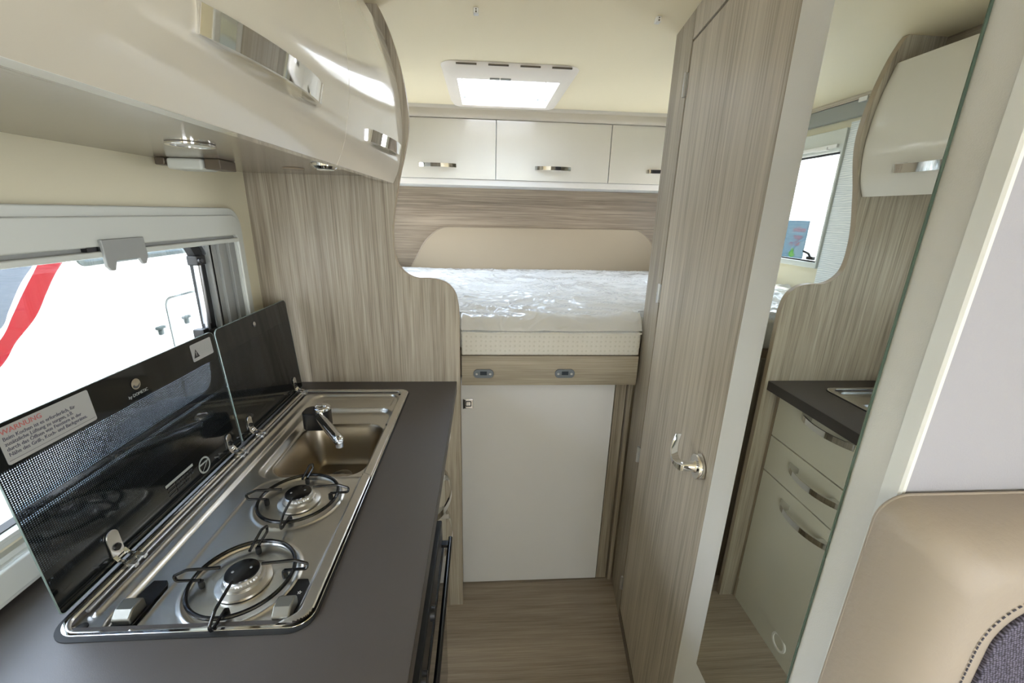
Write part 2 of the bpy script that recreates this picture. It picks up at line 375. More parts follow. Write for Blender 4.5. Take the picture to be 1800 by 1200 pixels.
BW = (1.985, 2.62, 1.36, 1.88)     # bed window opening
tag(slab_with_holes(-2.7, 2.80, 0, CE, [KW, BW], 0, XW-.05, XW).build('wall_left', M_wallv, smooth=False), kind='structure')
tag(slab_with_holes(-2.7, 2.80, 0, CE, [(-1.95, -1.05, .25, 1.95), (1.85, 2.40, 1.38, 1.82)], 0, 1.40, 1.45).build('wall_right', M_wallv, smooth=False), kind='structure')  # unseen doorway and bed window openings, both added and sized for their light
tag(MB().box((-.70, 2.75, 0), (1.40, 2.80, 1.6185)).box((-.70, 2.75, 1.6205), (1.40, 2.80, CE)).box((-.70, 2.753, 1.61), (1.40, 2.79, 1.63)).build('wall_rear', M_woodh, smooth=False), kind='structure')
tag(slab_with_holes(-.70, 1.40, 0, CE, [(-.30, .60, 1.25, 1.75)], 1, -2.7, -2.65).build('wall_front', M_wallv, smooth=False), kind='structure')
# bathroom cabin walls
s = tag(slab_with_holes(.3797, .722, 0, CE, [], 0, .4765, .53).build('wall_bathroom_side', M_lgrey), kind='structure')
s = tag(MB().box((.4817, .377, 0), (1.40, .3795, CE)).build('wall_bathroom_front', M_lav), kind='structure')
m = MB(); m.prism([(.4735, .3965), (.4752, .3790), (.4775, .3765), (.4815, .3765), (.4815, .3965)], 2, 0, CE)
tag(m.build('trim_corner_post', M_whitetrim, ang=20), kind='structure')

# ------------------------------------------------------------------ bathroom door (local frame: X along wall, Y into the aisle)
DA = math.atan2(.990, .1406)
def dthing(name, label=None, cat=None, kind=None):
    e = bpy.data.objects.new(name, None); COL.objects.link(e); e.location = (.475, .722, 0); e.rotation_euler = (0, 0, DA); e.empty_display_size = .05
    return tag(e, label, cat, None, kind)
LW = .552
wb = dthing('wall_beside_bathroom_door', kind='structure')
m = MB(); m.box((.0, -.030, 2.0135), (LW-.001, 0, CE)); m.build('over_panel', M_wooddoor, wb, bevel=.001, local=True)
m = MB(); m.box((LW+.0025, -.030, 0), (.728, 0, CE)); m.build('jamb_panel', M_woodv, wb, bevel=.0015, local=True)
m = MB(); m.box((0, -.030, 0), (LW, -.001, .042)); m.build('threshold', M_edgedark, wb, local=True)
d1 = dthing('door_1', 'oak laminate bathroom door with curved chrome lever, right of the aisle', 'door', 'structure')
m = MB(); m.box((.0012, -.028, .046), (LW-.0015, -.0012, 2.008)); m.build('door_panel', M_wooddoor, d1, bevel=.0015, local=True)
for z in (1.908, 1.33, .752, .172):
    m = MB(); m.tube([(LW+.004, .004, z-.030), (LW+.004, .004, z+.030)], .0048, 12); m.tube([(LW+.004, .004, z-.002), (LW+.004, .004, z+.002)], .0054, 12)
    m.box((LW-.004, -.001, z-.028), (LW+.012, .0016, z+.028)); m.build('hinge', M_alu, d1, local=True)
dh = MB(); dh.lathe([(.0005, 0), (.0285, 0), (.0288, .009), (.027, .0125), (.0005, .013)], (.057, .001, 1.032), 1, 40)
dh.lathe([(.0005, .012), (.014, .012), (.0115, .02), (.0110, .040), (.0005, .041)], (.057, .001, 1.032), 1, 24)
dho = dh.build('handle', M_chrome, d1, local=True); dho['label'] = 'round chrome rose'
lv = catmull([(.050, .036, 1.030), (.062, .044, 1.029), (.076, .050, 1.034), (.090, .051, 1.047), (.101, .047, 1.066), (.106, .041, 1.085)], 8)
m = MB(); N = len(lv); m.sweep(lv, (0, 1, 0), [.019-.006*i/(N-1) for i in range(N)], [.015-.010*i/(N-1) for i in range(N)])
lo = m.build('lever', M_chrome, dho, local=True, bevel=.0015)

# ------------------------------------------------------------------ mirror
mr = thing('wall_mirror', (.475, .543, 0), 'tall frameless mirror on the white panel beside the bathroom door', 'mirror')
m = MB(); m.box((.4725, .438, .619), (.4755, .647, 2.0)); m.build('glass_edge', M_mirredge, mr)
m = MB(); m.box((.4718, .4388, .6196), (.4724, .6464, 1.9994)); m.build('reflective_face', M_mirror, mr, smooth=False)

# ------------------------------------------------------------------ divider panel beside the kitchen
left = [(-.0815, 0), (-.0815, 1.23), (-.083, 1.262), (-.090, 1.300), (-.103, 1.324), (-.122, 1.341), (-.145, 1.350), (-.175, 1.3535), (-.205, 1.3535), (-.228, 1.359), (-.247, 1.370), (-.263, 1.386),
        (-.274, 1.405), (-.2805, 1.437), (-.2815, 1.475), (-.2795, 1.515), (-.2725, 1.563), (-.262, 1.612), (-.2515, 1.66), (-.2375, 1.71), (-.2275, 1.75), (-.221, 1.79), (-.2195, 1.828), (-.222, 1.862), (-.2275, 1.90), (-.238, 1.952), (-.2500, 1.995), (-.264, 2.035), (-.2805, 2.070), (-.291, CE)]
sm = [(p.x, p.y) for p in catmull([(a, b, 0) for a, b in left[1:]], 4)]
poly = [(-.70, 0), (-.0815, 0)]+sm+[(-.70, CE)]
dv = thing('divider_panel', (-.4, YD+.008, 0), 'tall oak laminate partition with S-curved edge between kitchen and bed', 'partition')
m = MB(); m.prism(poly, 1, YD, YD+.018); m.build('board', M_woodv, dv, smooth=False)
ed = [(-.0815, 0)]+sm
m = MB(); V = []; F = []
for i, (x, z) in enumerate(ed):
    p = ed[max(i-1, 0)]; q = ed[min(i+1, len(ed)-1)]; t = Vector((q[0]-p[0], q[1]-p[1])).normalized(); nx, nz = t.y, -t.x
    for a, y in ((0, YD-.0006), (.0012, YD-.0006), (.0012, YD+.0186), (0, YD+.0186)): V.append((x+nx*a, y, z+nz*a))
for i in range(len(ed)-1):
    for k in range(4): F.append((i*4+k, (i+1)*4+k, (i+1)*4+(k+1) % 4, i*4+(k+1) % 4))
m.add(V, F); m.build('edge_band', M_edge, dv)

# ------------------------------------------------------------------ worktop
wtp = thing('kitchen_worktop', (-.4, .6, .965), 'dark charcoal laminate worktop around the steel hob and sink', 'worktop')
m = slab_with_holes(-.698, -.093, -.10, YD-.001, [(-.566, -.256, .472, 1.264)], 2, .965, WT); m.build('top', M_top, wtp, smooth=False)
m = MB(); m.box((-.0935, -.10, .9655), (-.0922, YD-.001, .9992)); m.build('edge_strip', M_topedge, wtp)

# ------------------------------------------------------------------ kitchen base units
def bow(m, A, B, out, width_dir, wd=.020, h=.036, th=.0045, k=18):
    A = Vector(A); B = Vector(B); out = Vector(out)
    pts = []; ths = []
    for i in range(k+1):
        u = i/k; e = 1-(2*u-1)**2
        pts.append(A.lerp(B, u)+out*(.002+h*e**.75)); ths.append(th)
    m.sweep(pts, width_dir, wd, ths)
    L = (B-A).normalized(); Wd = Vector(width_dir).normalized()
    for lo, hi in ((0, .17), (.83, 1)):   # solid ends filling the arc down to the door
        V = []; q = 7
        for a in (-1, 1):
            for i in range(q):
                u = lo+(hi-lo)*i/(q-1); e = 1-(2*u-1)**2
                V += [A.lerp(B, u)+Wd*a*wd*.46, A.lerp(B, u)+out*(.002+h*e**.75)+Wd*a*wd*.46]
        F = []
        for i in range(q-1):
            b = 2*i; c = 2*q+2*i
            F += [(b, b+1, b+3, b+2), (c, c+2, c+3, c+1), (b, b+2, c+2, c), (b+1, c+1, c+3, b+3)]
        F += [(0, 2*q, 2*q+1, 1), (2*q-2, 2*q-1, 4*q-1, 4*q-2)]
        m.add(V, F)
    return m
FX = -.14
ku = thing('drawer_cabinet', (-.4, 1.1, 0), 'cream kitchen base cabinet with two drawers over a door, next to the divider', 'cabinet')
m = MB(); m.box((-.66, .86, .10), (FX-.018, .876, .962)); m.box((-.66, YD-.018, .10), (FX-.018, YD-.002, .962)); m.box((-.66, .876, .10), (FX-.018, YD-.018, .116)); m.box((-.676, .86, .10), (-.66, YD-.002, .962)); m.box((FX-.02, YD-.010, 0), (FX, YD-.0005, .963)); m.build('body', M_edge, ku)
m = MB(); m.box((-.60, .86, 0), (FX-.006, YD-.011, .098)); pk = m.build('plinth', M_cream_base, ku)
for nm, z0, z1, hz in (('drawer', .787, .961, .947), ('drawer', .640, .783, .747), ('door', .103, .636, .596)):
    m = MB(); m.box((FX-.016, .862, z0), (FX, YD-.013, z1)); dr = m.build(nm, M_cream_base, ku, bevel=.002)
    m = MB(); bow(m, (FX, .985, hz-.012), (FX, 1.218, hz-.012), (1, 0, 0), (0, 0, 1), h=.040); m.build('handle', M_chrome, dr)
m = MB(); m.ring(circ(1.08, .076, .034), circ(1.08, .076, .026), 0, FX-.006, FX-.001); m.build('vent_ring', M_plastw, ku)
m = MB(); m.lathe([(.0005, 0), (.026, 0), (.026, .002), (.0005, .0021)], (FX-.0065, 1.08, .076), 0, 32); m.build('vent_cap', M_cream_base, ku)
# oven unit
ou = thing('oven_cabinet', (-.4, .5, 0), 'cream kitchen base carcass holding the oven under the hob', 'cabinet')
m = MB()
m.box((-.66, .24, 0), (FX-.006, .256, .962)); m.box((-.66, .842, 0), (FX-.006, .858, .962)); m.box((-.66, .256, .0), (FX-.006, .842, .10)); m.box((FX-.03, .256, .86), (FX-.017, .842, .962))
m.build('body', M_edge, ou)
m = MB(); m.box((FX-.016, .242, .103), (FX, .857, .330)); dr = m.build('drawer', M_cream_base, ou, bevel=.002)
m = MB(); bow(m, (FX, .43, .28), (FX, .663, .28), (1, 0, 0), (0, 0, 1), h=.040); m.build('handle', M_chrome, dr)
m = MB(); m.box((FX-.016, .242, .858), (FX, .857, .961)); m.build('fascia', M_cream_base, ou, bevel=.002)
ov = thing('oven', (-.4, .55, .335), 'black built-in oven with dark glass door, only its front sliver showing beyond the worktop edge', 'oven')
m = MB(); m.box((-.60, .262, .336), (FX-.002, .838, .852)); m.build('body', M_blackp, ov)
m = MB(); m.box((FX-.001, .262, .340), (-.094, .846, .775)); dd = m.build('door', M_ovglass, ov, bevel=.004)
m = MB(); m.box((FX-.001, .262, .779), (-.098, .846, .850)); cpn = m.build('control_panel', M_blackp, ov, bevel=.003)
m = MB(); m.tube([(-.078, .275, .800), (-.077, .55, .800), (-.079, .842, .800)], .0055, 14); m.box((-.10, .285, .796), (-.079, .300, .804)); m.box((-.10, .815, .796), (-.080, .830, .804)); m.build('handle', M_black, ov)
m = MB(); m.box((-.112, .262, .776), (-.096, .846, .7785)); m.build('trim_strip', M_blackp, ov)
for y in (.38, .50, .62):
    m = MB(); m.lathe([(.0005, 0), (.014, 0), (.013, .008), (.0005, .0085)], (-.098, y, .825), 0, 20); m.build('knob', M_blackp, ov)

# ------------------------------------------------------------------ hob and sink unit
X0, X1, Y0, Y1 = -.580, -.2415, .458, 1.277
hb = thing('hob_sink_unit', (-.41, .87, WT), 'stainless steel two-burner gas hob and sink set in the dark worktop', 'hob')
def sd(x, y, x0, x1, y0, y1, r):
    cx, cy_ = (x0+x1)/2, (y0+y1)/2; qx = np.abs(x-cx)-((x1-x0)/2-r); qy = np.abs(y-cy_)-((y1-y0)/2-r)
    return np.hypot(np.maximum(qx, 0), np.maximum(qy, 0))+np.minimum(np.maximum(qx, qy), 0)-r
def step(d, w_): t = np.clip(.5-d/w_, 0, 1); return t*t*(3-2*t)     # 1 inside, 0 outside
def pan():
    nx, ny = 190, 420
    xs = np.linspace(X0, X1, nx); ys = np.linspace(Y0, Y1, ny); X, Y = np.meshgrid(xs, ys, indexing='ij')
    z = np.full_like(X, .0035)
    z -= .0075*step(sd(X, Y, -.5720, -.2625, .4665, 1.2670, .022), .0030)       # first sunk field
    z -= .0080*step(sd(X, Y, -.5300, -.2680, .4580, 1.2560, .034), .0060)        # working field inside the hinge channel
    z += .0045*np.exp(-((X+.5535)/.0050)**2)*step(sd(X, Y, -.56, -.54, .492, 1.245, .01), .006)  # rib in hinge channel
    d = sd(X, Y, -.4850, -.2300, .40, .820, .055)                                 # raised burner plate
    z += .0060*step(d, .010)
    z += .0030*np.exp(-((d+.002)/.0035)**2)*step(sd(X, Y, -.52, -.27, .462, .84, .01), .004)
    z -= .013*step(sd(X, Y, -.5040, -.2730, .8300, 1.172, .040), .012)             # drain ledge
    db = sd(X, Y, -.492, -.2770, .8470, 1.098, .052)
    z -= .105*step(db+.020, .046)                                                # bowl
    z -= .004*step(sd(X, Y, -.50, -.285, 1.184, 1.242, .012), .008)
    for cx, cy_ in ((-.377, .548), (-.371, .741)):
        r = np.hypot(X-cx, Y-cy_); z += .0032*np.exp(-((r-.0800)/.0030)**2); z -= .0030*step(r-.079, .006)
    dco = sd(X, Y, X0, X1, Y0, Y1, .028)                                          # drop rolled outer edge
    z -= np.clip((dco+.004)/.004, 0, 1)**2*.0030
    V = [(X[i, j], Y[i, j], WT+z[i, j]) for i in range(nx) for j in range(ny)]
    ok = dco <= -.0012
    F = []
    for i in range(nx-1):
        for j in range(ny-1):
            if ok[i, j] and ok[i+1, j] and ok[i, j+1] and ok[i+1, j+1]: F.append((i*ny+j, (i+1)*ny+j, (i+1)*ny+j+1, i*ny+j+1))
    return V, F
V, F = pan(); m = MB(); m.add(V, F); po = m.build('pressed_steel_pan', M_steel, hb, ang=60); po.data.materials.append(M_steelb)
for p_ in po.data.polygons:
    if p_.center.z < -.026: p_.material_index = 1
m = MB(); m.ring(rrect(X0-.0012, Y0-.0012, X1+.0012, Y1+.0012, .029), rrect(X0+.004, Y0+.004, X1-.004, Y1-.004, .025), 2, WT, WT+.0034); m.build('rolled_rim', M_chrome, hb, bevel=.0010, segs=3)
m = MB(); m.ring(rrect(X0-.0060, Y0-.0085, X1+.0045, Y1+.0030, .034), rrect(X0+.002, Y0+.002, X1-.002, Y1-.002, .027), 2, WT-.0002, WT+.0014); m.build('seal', M_rubber, hb)
m = MB(); m.lathe([(.0005, 0), (.024, 0), (.026, .002), (.022, .003), (.010, .0015), (.0005, .0015)], (-.375, .985, WT-.1185), 2, 32); m.build('drain', M_chrome, hb)
# burners
for cx, cy_ in ((-.377, .548), (-.371, .741)):
    zb = WT-.0095
    m = MB(); m.lathe([(.0005, 0), (.040, 0), (.0395, .0035), (.033, .0060), (.031, .0065), (.0305, .011), (.0262, .0125), (.0005, .0125)], (cx, cy_, zb+.002), 2, 48)
    br = m.build('burner', M_steel, hb)
    m = MB(); m.lathe([(.0335, 0), (.0355, 0), (.0355, .0022), (.0335, .0022)], (cx, cy_, zb+.0002), 2, 40); m.lathe([(.0005, 0), (.0365, 0), (.0365, .0018), (.0005, .0018)], (cx, cy_, zb), 2, 40); m.build('burner_gasket', M_black, br)
    pr = []
    n = 72; Vv = []; Ff = []
    for k in range(n):          # toothed flame ring
        th = 2*math.pi*k/n; r = .0262 if k % 2 else .0248
        for rr_, h in ((r, 0), (r, .0045), (.0235, .0062), (.0005, .0062)): Vv.append((cx+rr_*math.cos(th), cy_+rr_*math.sin(th), zb+.0143+h))
    for k in range(n):
        l = (k+1) % n
        for i in range(3): Ff.append((k*4+i, l*4+i, l*4+i+1, k*4+i+1))
    m = MB(); m.add(Vv, Ff); m.build('flame_ring', M_alu, br)
    m = MB(); m.lathe([(.0005, 0), (.0235, 0), (.0245, .0015), (.0238, .0032), (.018, .0044), (.0005, .0046)], (cx, cy_, zb+.0205), 2, 48); cpo = m.build('burner_cap', M_black, br)
    m = MB()
    for a in (200, 20):
        m.lathe([(.0005, 0), (.0021, 0), (.0019, .0008), (.0005, .0009)], (cx+.0125*math.cos(math.radians(a)), cy_+.0125*math.sin(math.radians(a)), zb+.0247), 2, 12)
    m.build('cap_rivets', M_alu, br)
    # wire pan support
    R0 = .0735; zr = WT+.0035
    m = MB(); m.tube([(cx+R0*math.cos(2*math.pi*k/64), cy_+R0*math.sin(2*math.pi*k/64), zr) for k in range(64)], .0032, 10, closed=True)
    ps = m.build('pan_support', M_black, hb)
    for a in (0, 90, 180, 270):
        a += 5; A = math.radians(a); c, s_ = math.cos(A), math.sin(A); tx, ty = -s_, c
        def q(r, h, off=0): return (cx+r*c+tx*off, cy_+r*s_+ty*off, zb+h)
        pth = rounded([q(.030, .033), q(.078, .034), q(.097, .025), q(.0945, .0150), q(.060, .0140, .002)], .0035)
        m = MB(); m.tube(pth, .0024, 8); m.build('wire_finger', M_black, ps)
        m = MB(); m.lathe([(.0005, 0), (.0042, 0), (.0046, .004), (.0042, .012), (.0005, .0125)], (cx+.060*c+tx*.002, cy_+.060*s_+ty*.002, zb+.0003), 2, 14); m.build('rubber_foot', M_rubber, ps)
# control knobs, each in a black sunk slot
for (xc, yc, wd, ln, sg) in ((-.287, .507, .030, .080, 1), (-.505, .512, .030, .082, -1)):
    m = MB(); m.prism([(xc-wd/2, yc-ln/2), (xc+wd/2, yc-ln/2), (xc+wd/2, yc+ln*.38), (xc+wd*.30, yc+ln/2), (xc-wd*.36, yc+ln/2), (xc-wd/2, yc+ln*.2)], 2, WT-.0125, WT-.0050)
    ks = m.build('knob_plate', M_blackp, hb, bevel=.001)
    prof = [(yc-.036, 0), (yc-.036, .010), (yc-.026, .019), (yc-.010, .020), (yc-.0045, .016), (yc-.004, 0)]
    V = []
    for xx in (xc-.0125*1, xc+.0125): V += [(xx, y, WT-.0050+h) for y, h in prof]
    n = len(prof); m = MB(); m.add(V, [tuple(range(n)), tuple(range(2*n-1, n-1, -1))]+[(i, (i+1) % n, (i+1) % n+n, i+n) for i in range(n)])
    m.build('knob', M_knob, ks, bevel=.0025, segs=3)
m = MB()
st = []
for k in range(10):
    r = .0035 if k % 2 == 0 else .0016; th = math.pi/2+k*math.pi/5; st.append((-.281+r*math.cos(th), .521+r*math.sin(th)))
m.ring(st, [(-.281+(x+.281)*.55, .521+(y-.521)*.55) for x, y in st], 2, WT-.0052, WT-.0047); m.build('flame_mark', M_plastw, hb)
# bumpers and screws
for x, y, r in ((-.2685, .474, .0062), (-.555, .475, .0075), (-.2640, .822, .0042), (-.2640, 1.052, .0040), (-.2680, 1.252, .0040), (-.553, .700, .0050), (-.553, 1.035, .0045), (-.555, 1.243, .0045)):
    m = MB(); m.lathe([(.0005, 0), (r, 0), (r*.95, .003), (r*.6, .0042), (.0005, .0044)], (x, y, WT-.0055), 2, 18); m.build('rubber_bumper', M_rubber, hb)
for x, y in ((-.535, .511), (-.534, .574), (-.538, .80), (-.538, .905), (-.538, .955), (-.538, 1.08)):
    m = MB(); m.lathe([(.0005, 0), (.0026, 0), (.0022, .0016), (.0005, .0020)], (x, y, WT-.0085), 2, 12); m.build('screw', M_chrome, hb)
m = MB(); m.tube([(-.5625, .495, WT+.0030), (-.5625, 1.245, WT+.0030)], .0030, 10); m.build('hinge_rod', M_alu, hb)
# lids
LX = lambda z: -.589-.019*(z-1.0)/.29
def lid(y0, y1, z1, name):
    z0 = 1.0045; pl = rrect(y0, z0, y1, z1, [.006, .006, .014, .014])
    V = []; n = len(pl)
    for dx in (0, -.0018): V += [(LX(z)+dx, y, z) for y, z in pl]
    m = MB(); m.add(V, [tuple(range(n)), tuple(range(2*n-1, n-1, -1))]+[(i, i+n, (i+1) % n+n, (i+1) % n) for i in range(n)])
    o_ = m.build(name, M_lid2, hb, smooth=False); o_.data.materials.append(M_lid)
    fx = max(range(len(o_.data.polygons)), key=lambda k: (o_.data.polygons[k].area > .05, o_.data.polygons[k].center.x)); o_.data.polygons[fx].material_index = 1
    # polished bright edge
    m = MB(); ins = rrect(y0+.0008, z0+.0008, y1-.0008, z1-.0008, [.006, .006, .0135, .0135])
    V = [(LX(z)+.0003, y, z) for y, z in pl]+[(LX(z)+.0003, y, z) for y, z in ins]+[(LX(z)-.0020, y, z) for y, z in pl]+[(LX(z)-.0020, y, z) for y, z in ins]
    F = []
    for i in range(n):
        j = (i+1) % n; F += [(i, j, j+n, i+n), (i+2*n, i+3*n, j+3*n, j+2*n), (i, i+2*n, j+2*n, j)]
    m.add(V, F); m.build('ground_edge', M_lidedge, o_)
    return o_
M_lidedge = mat('ground_glass_edge', (120, 134, 128), .12, spec=.8)
lidA = lid(.487, .945, 1.292, 'hob_lid'); lidB = lid(.951, 1.302, 1.292, 'sink_lid')
lidA['label'] = 'long black glass lid over the burners, with stickers'; lidB['label'] = 'shorter black glass lid behind the sink'
def hinge(y, par, mtl, big=1.0):
    w_ = .022*big; m = MB()
    pl = rrect(y-w_/2, 1.016, y+w_/2, 1.016+.046*big, [.002, .002, w_*.48, w_*.48])
    hole = [(y+.0045*math.cos(a)*1.1, 1.032+.0045*math.sin(a)) for a in [2*math.pi*i/36 for i in range(36)]]
    n = len(pl); V = []
    for dx in (.0006, .0030): V += [(LX(z)+dx, yy, z) for yy, z in pl]
    m.add(V, [tuple(range(n)), tuple(range(2*n-1, n-1, -1))]+[(i, i+n, (i+1) % n+n, (i+1) % n) for i in range(n)])
    h_ = m.build('hinge_plate', mtl, par, bevel=.0006)
    m = MB(); m.lathe([(.0005, 0), (.0062*big, 0), (.0055*big, .0032), (.0005, .0034)], (LX(1.031)+.0028, y, 1.032), 0, 20); m.build('hinge_screw', M_blackp, par)
    m = MB()
    for s_ in (-1, 1):
        pth = rounded([(LX(1.014)+.002, y+s_*w_*.42, 1.020), (LX(1.014)+.008, y+s_*w_*.42, 1.011), (-.572, y+s_*w_*.42, 1.0105), (-.560, y+s_*w_*.42, 1.0045)], .004)
        m.sweep(pth, (0, 1, 0), .006, .0022)
    m.box((LX(1.014)+.001, y-w_*.5, 1.0128), (LX(1.014)+.0075, y+w_*.5, 1.0150))
    m.build('hinge_arm', M_chrome, par)
    m = MB()
    for s_ in (-1, 1): m.box((-.5685, y+s_*w_*.42-.0040, 1.0010), (-.5560, y+s_*w_*.42+.0040, 1.0085))
    m.build('hinge_clamp', M_alu, par, bevel=.001)
hinge(.586, lidA, M_steel, 1.0); hinge(.902, lidA, M_chrome, .85); hinge(.992, lidB, M_chrome, .85); hinge(1.255, lidB, M_chrome, .85)
# stickers and print on the lids
def plate(name, y0, y1, z0, z1, mtl, par, d=.0004, th=.0004, r=.003):
    pl = rrect(y0, z0, y1, z1, r, 4); n = len(pl); V = []
    for dx in (d, d+th): V += [(LX(z)+dx, y, z) for y, z in pl]
    m = MB(); m.add(V, [tuple(range(n)), tuple(range(2*n-1, n-1, -1))]+[(i, i+n, (i+1) % n+n, (i+1) % n) for i in range(n)])
    return m.build(name, mtl, par, smooth=False)
tilt = (-.019/.29, 0, 1)
def ltext(body, y, z, size, mtl, par, name='lettering', xs=1, d=.0010): return text(body, name, size, mtl, par, mtx((LX(z)+d, y, z), (0, 1, 0), tilt), xs=xs)
wl = plate('warning_label', .5035, .6315, 1.2365, 1.2865, M_label, lidA); wl['label'] = 'silver warning sticker with five lines of print'
ltext('WARNUNG', .508, 1.2795, .0098, M_lred, lidA)
for i, t_ in enumerate(('Beim Kochen ist es erforderlich, für', 'zusätzliche Lüftung zu sorgen, z.B.', 'durch das Öffnen von Fenstern in der', 'Nähe des Grill-, Koch- und Backgerätes.')):
    ltext(t_, .508, 1.2705-.0072*i, .0073, M_ltext, lidA, xs=.92)
plate('label_rule', .506, .629, 1.2412, 1.2416, M_ltext, lidA, d=.0009, th=.0002, r=.0001)
tl = plate('hot_surface_label', .864, .931, 1.2460, 1.2825, M_label, lidA); tl['label'] = 'small sticker with warning triangle and two round symbols'
def lshape(name, pts, mtl, par, d=.0009, hole=None):
    n = len(pts); m = MB()
    if hole:
        V = [(LX(z)+d, y, z) for y, z in pts]+[(LX(z)+d, y, z) for y, z in hole]; m.add(V, [(i, (i+1) % n, (i+1) % n+n, i+n) for i in range(n)])
    else: m.add([(LX(z)+d, y, z) for y, z in pts], [tuple(range(n))])
    return m.build(name, mtl, par, smooth=False)
lshape('warning_triangle', [(.868, 1.2530), (.886, 1.2530), (.877, 1.2710)], M_blackp, lidA)
lshape('exclamation_mark', [(.8762, 1.2560), (.8778, 1.2560), (.8782, 1.2655), (.8758, 1.2655)], M_label, lidA, .0012)
for yc, r in ((.897, .0085), (.916, .0110)):
    lshape('round_symbol', circ(yc, 1.2645, r), M_lsym if False else M_print, lidA, .0010, hole=circ(yc, 1.2645, r*.90))
    lshape('round_symbol', circ(yc, 1.2645, r*.45), M_print, lidA, .0010, hole=circ(yc, 1.2645, r*.34))
for yc, par_ in ((.716, lidA), (1.112, lidB)):
    zc = 1.2600 if par_ is lidA else 1.264
    lg = lshape('round_emblem', circ(yc, zc, .0095 if par_ is lidA else .0065), M_chrome, par_, .0009)
    lshape('emblem_crescent', [(yc+.0078*math.cos(a), zc+.0078*math.sin(a)) for a in [math.radians(200+i*15) for i in range(11)]]+[(yc+.0015+.0065*math.cos(a), zc+.002+.0062*math.sin(a)) for a in [math.radians(350-i*15) for i in range(11)]], M_printd, par_, .0011)
ltext('by DOMETIC', .694, 1.2425, .0075, M_print, lidA)
# print low on the hob lid
cy0, cz0 = .812, 1.034
lshape('no_touch_symbol', circ(cy0, cz0, .0180), M_print, lidA, .0008, hole=circ(cy0, cz0, .0140))
lshape('no_touch_bar', [(cy0-.014, cz0+.0035), (cy0+.014, cz0+.0035), (cy0+.014, cz0+.0070), (cy0-.014, cz0+.0070)], M_print, lidA, .0009)
lshape('no_touch_bar', [(cy0-.010, cz0-.0105), (cy0-.0085, cz0-.0115), (cy0+.0125, cz0+.0060), (cy0+.0110, cz0+.0070)], M_print, lidA, .0010)
lshape('print_bar', [(.706, 1.0520), (.782, 1.0520), (.782, 1.0575), (.706, 1.0575)], M_print, lidA)
for i in range(3): lshape('print_bar', [(.710, 1.0465-.0075*i), (.728, 1.0465-.0075*i), (.728, 1.0485-.0075*i), (.710, 1.0485-.0075*i)], M_printd, lidA)
for i, t_ in enumerate(('Glasabdeckung nicht', 'schließen, solange der', 'Brenner heiß ist')): ltext(t_, .731, 1.0475-.0075*i, .0062, M_printd, lidA, xs=.9)
# tap (folds down under the lid)
tp = MB(); tp.prism([(p[0], p[1]) for p in rrect(-.488, 1.038, -.418, 1.092, .020)], 2, WT-.014, WT+.036); tpo = tp.build('tap', M_blackp, hb, bevel=.004, segs=3); tpo['label'] = 'folding tap with black body and chrome spout'
m = MB(); m.lathe([(.0005, 0), (.019, 0), (.0215, .003), (.0215, .010), (.0185, .013), (.0120, .0135), (.010, .011), (.0005, .011)], (-.437, 1.062, WT+.0365), 2, 40); m.box((-.452, 1.056, WT+.048), (-.424, 1.068, WT+.054)); m.build('tap_knob', M_chrome, tpo, bevel=.0015)
sa, sb = Vector((-.438, 1.040, WT+.028)), Vector((-.334, .893, WT+.036)); dv_ = (sb-sa).normalized()
m = MB(); m.tube([sa+dv_*t_ for t_ in (0, .02, .15, .165, .172, .176)], [.0130, .0128, .0128, .0124, .0100, .0055], 24); m.build('spout', M_chrome, tpo)
m = MB(); m.lathe([(.0005, 0), (.0085, 0), (.0085, .012), (.0005, .0121)], tuple(sb-dv_*.012-Vector((0, 0, .016))), 2, 20); m.build('spout_outlet', M_alu, tpo)

# ------------------------------------------------------------------ kitchen overhead cabinet
oh = thing('overhead_cabinet', (-.45, .6, 1.655), 'cream high-gloss overhead cabinet with curved doors above the hob', 'cabinet')
CB = 1.655
prof = [(-.270, 1.637), (-.2545, 1.672), (-.2440, 1.715), (-.2370, 1.765), (-.2360, 1.815), (-.2400, 1.865), (-.2480, 1.915), (-.2600, 1.965), (-.2740, 2.012)]
profs = [(p.x, p.y) for p in catmull([(a, b, 0) for a, b in prof], 5)]
inner = [(x-.018, z) for x, z in profs]
m = MB(); m.prism([(-.699, CB), (-.289, CB)]+[(x-.0195, z) for x, z in profs if z > CB]+[(-.400, 2.020), (-.412, CE-.001), (-.699, CE-.001)], 1, -.30, YD-.0015); bo = m.build('body', M_underside if False else M_woody, oh, smooth=False)
for (y0, y1, h0, h1) in ((-.298, .130, -.18, .05), (.132, .8468, .437, .697), (.8488, YD-.003, 1.005, 1.235)):
    m = MB(); m.prism(profs+inner[::-1], 1, y0, y1); dr = m.build('door', M_cream, oh, bevel=.0005)
    # handle on the curved face
    zc = 1.713; A = Vector((-.2445, h0, zc)); B = Vector((-.2445, h1, zc))
    m = MB(); outv = Vector((.97, 0, -.24)).normalized(); bow(m, A, B, outv, (.24, 0, .97), wd=.024, h=.033, th=.0055); m.build('handle', M_chrome, dr)
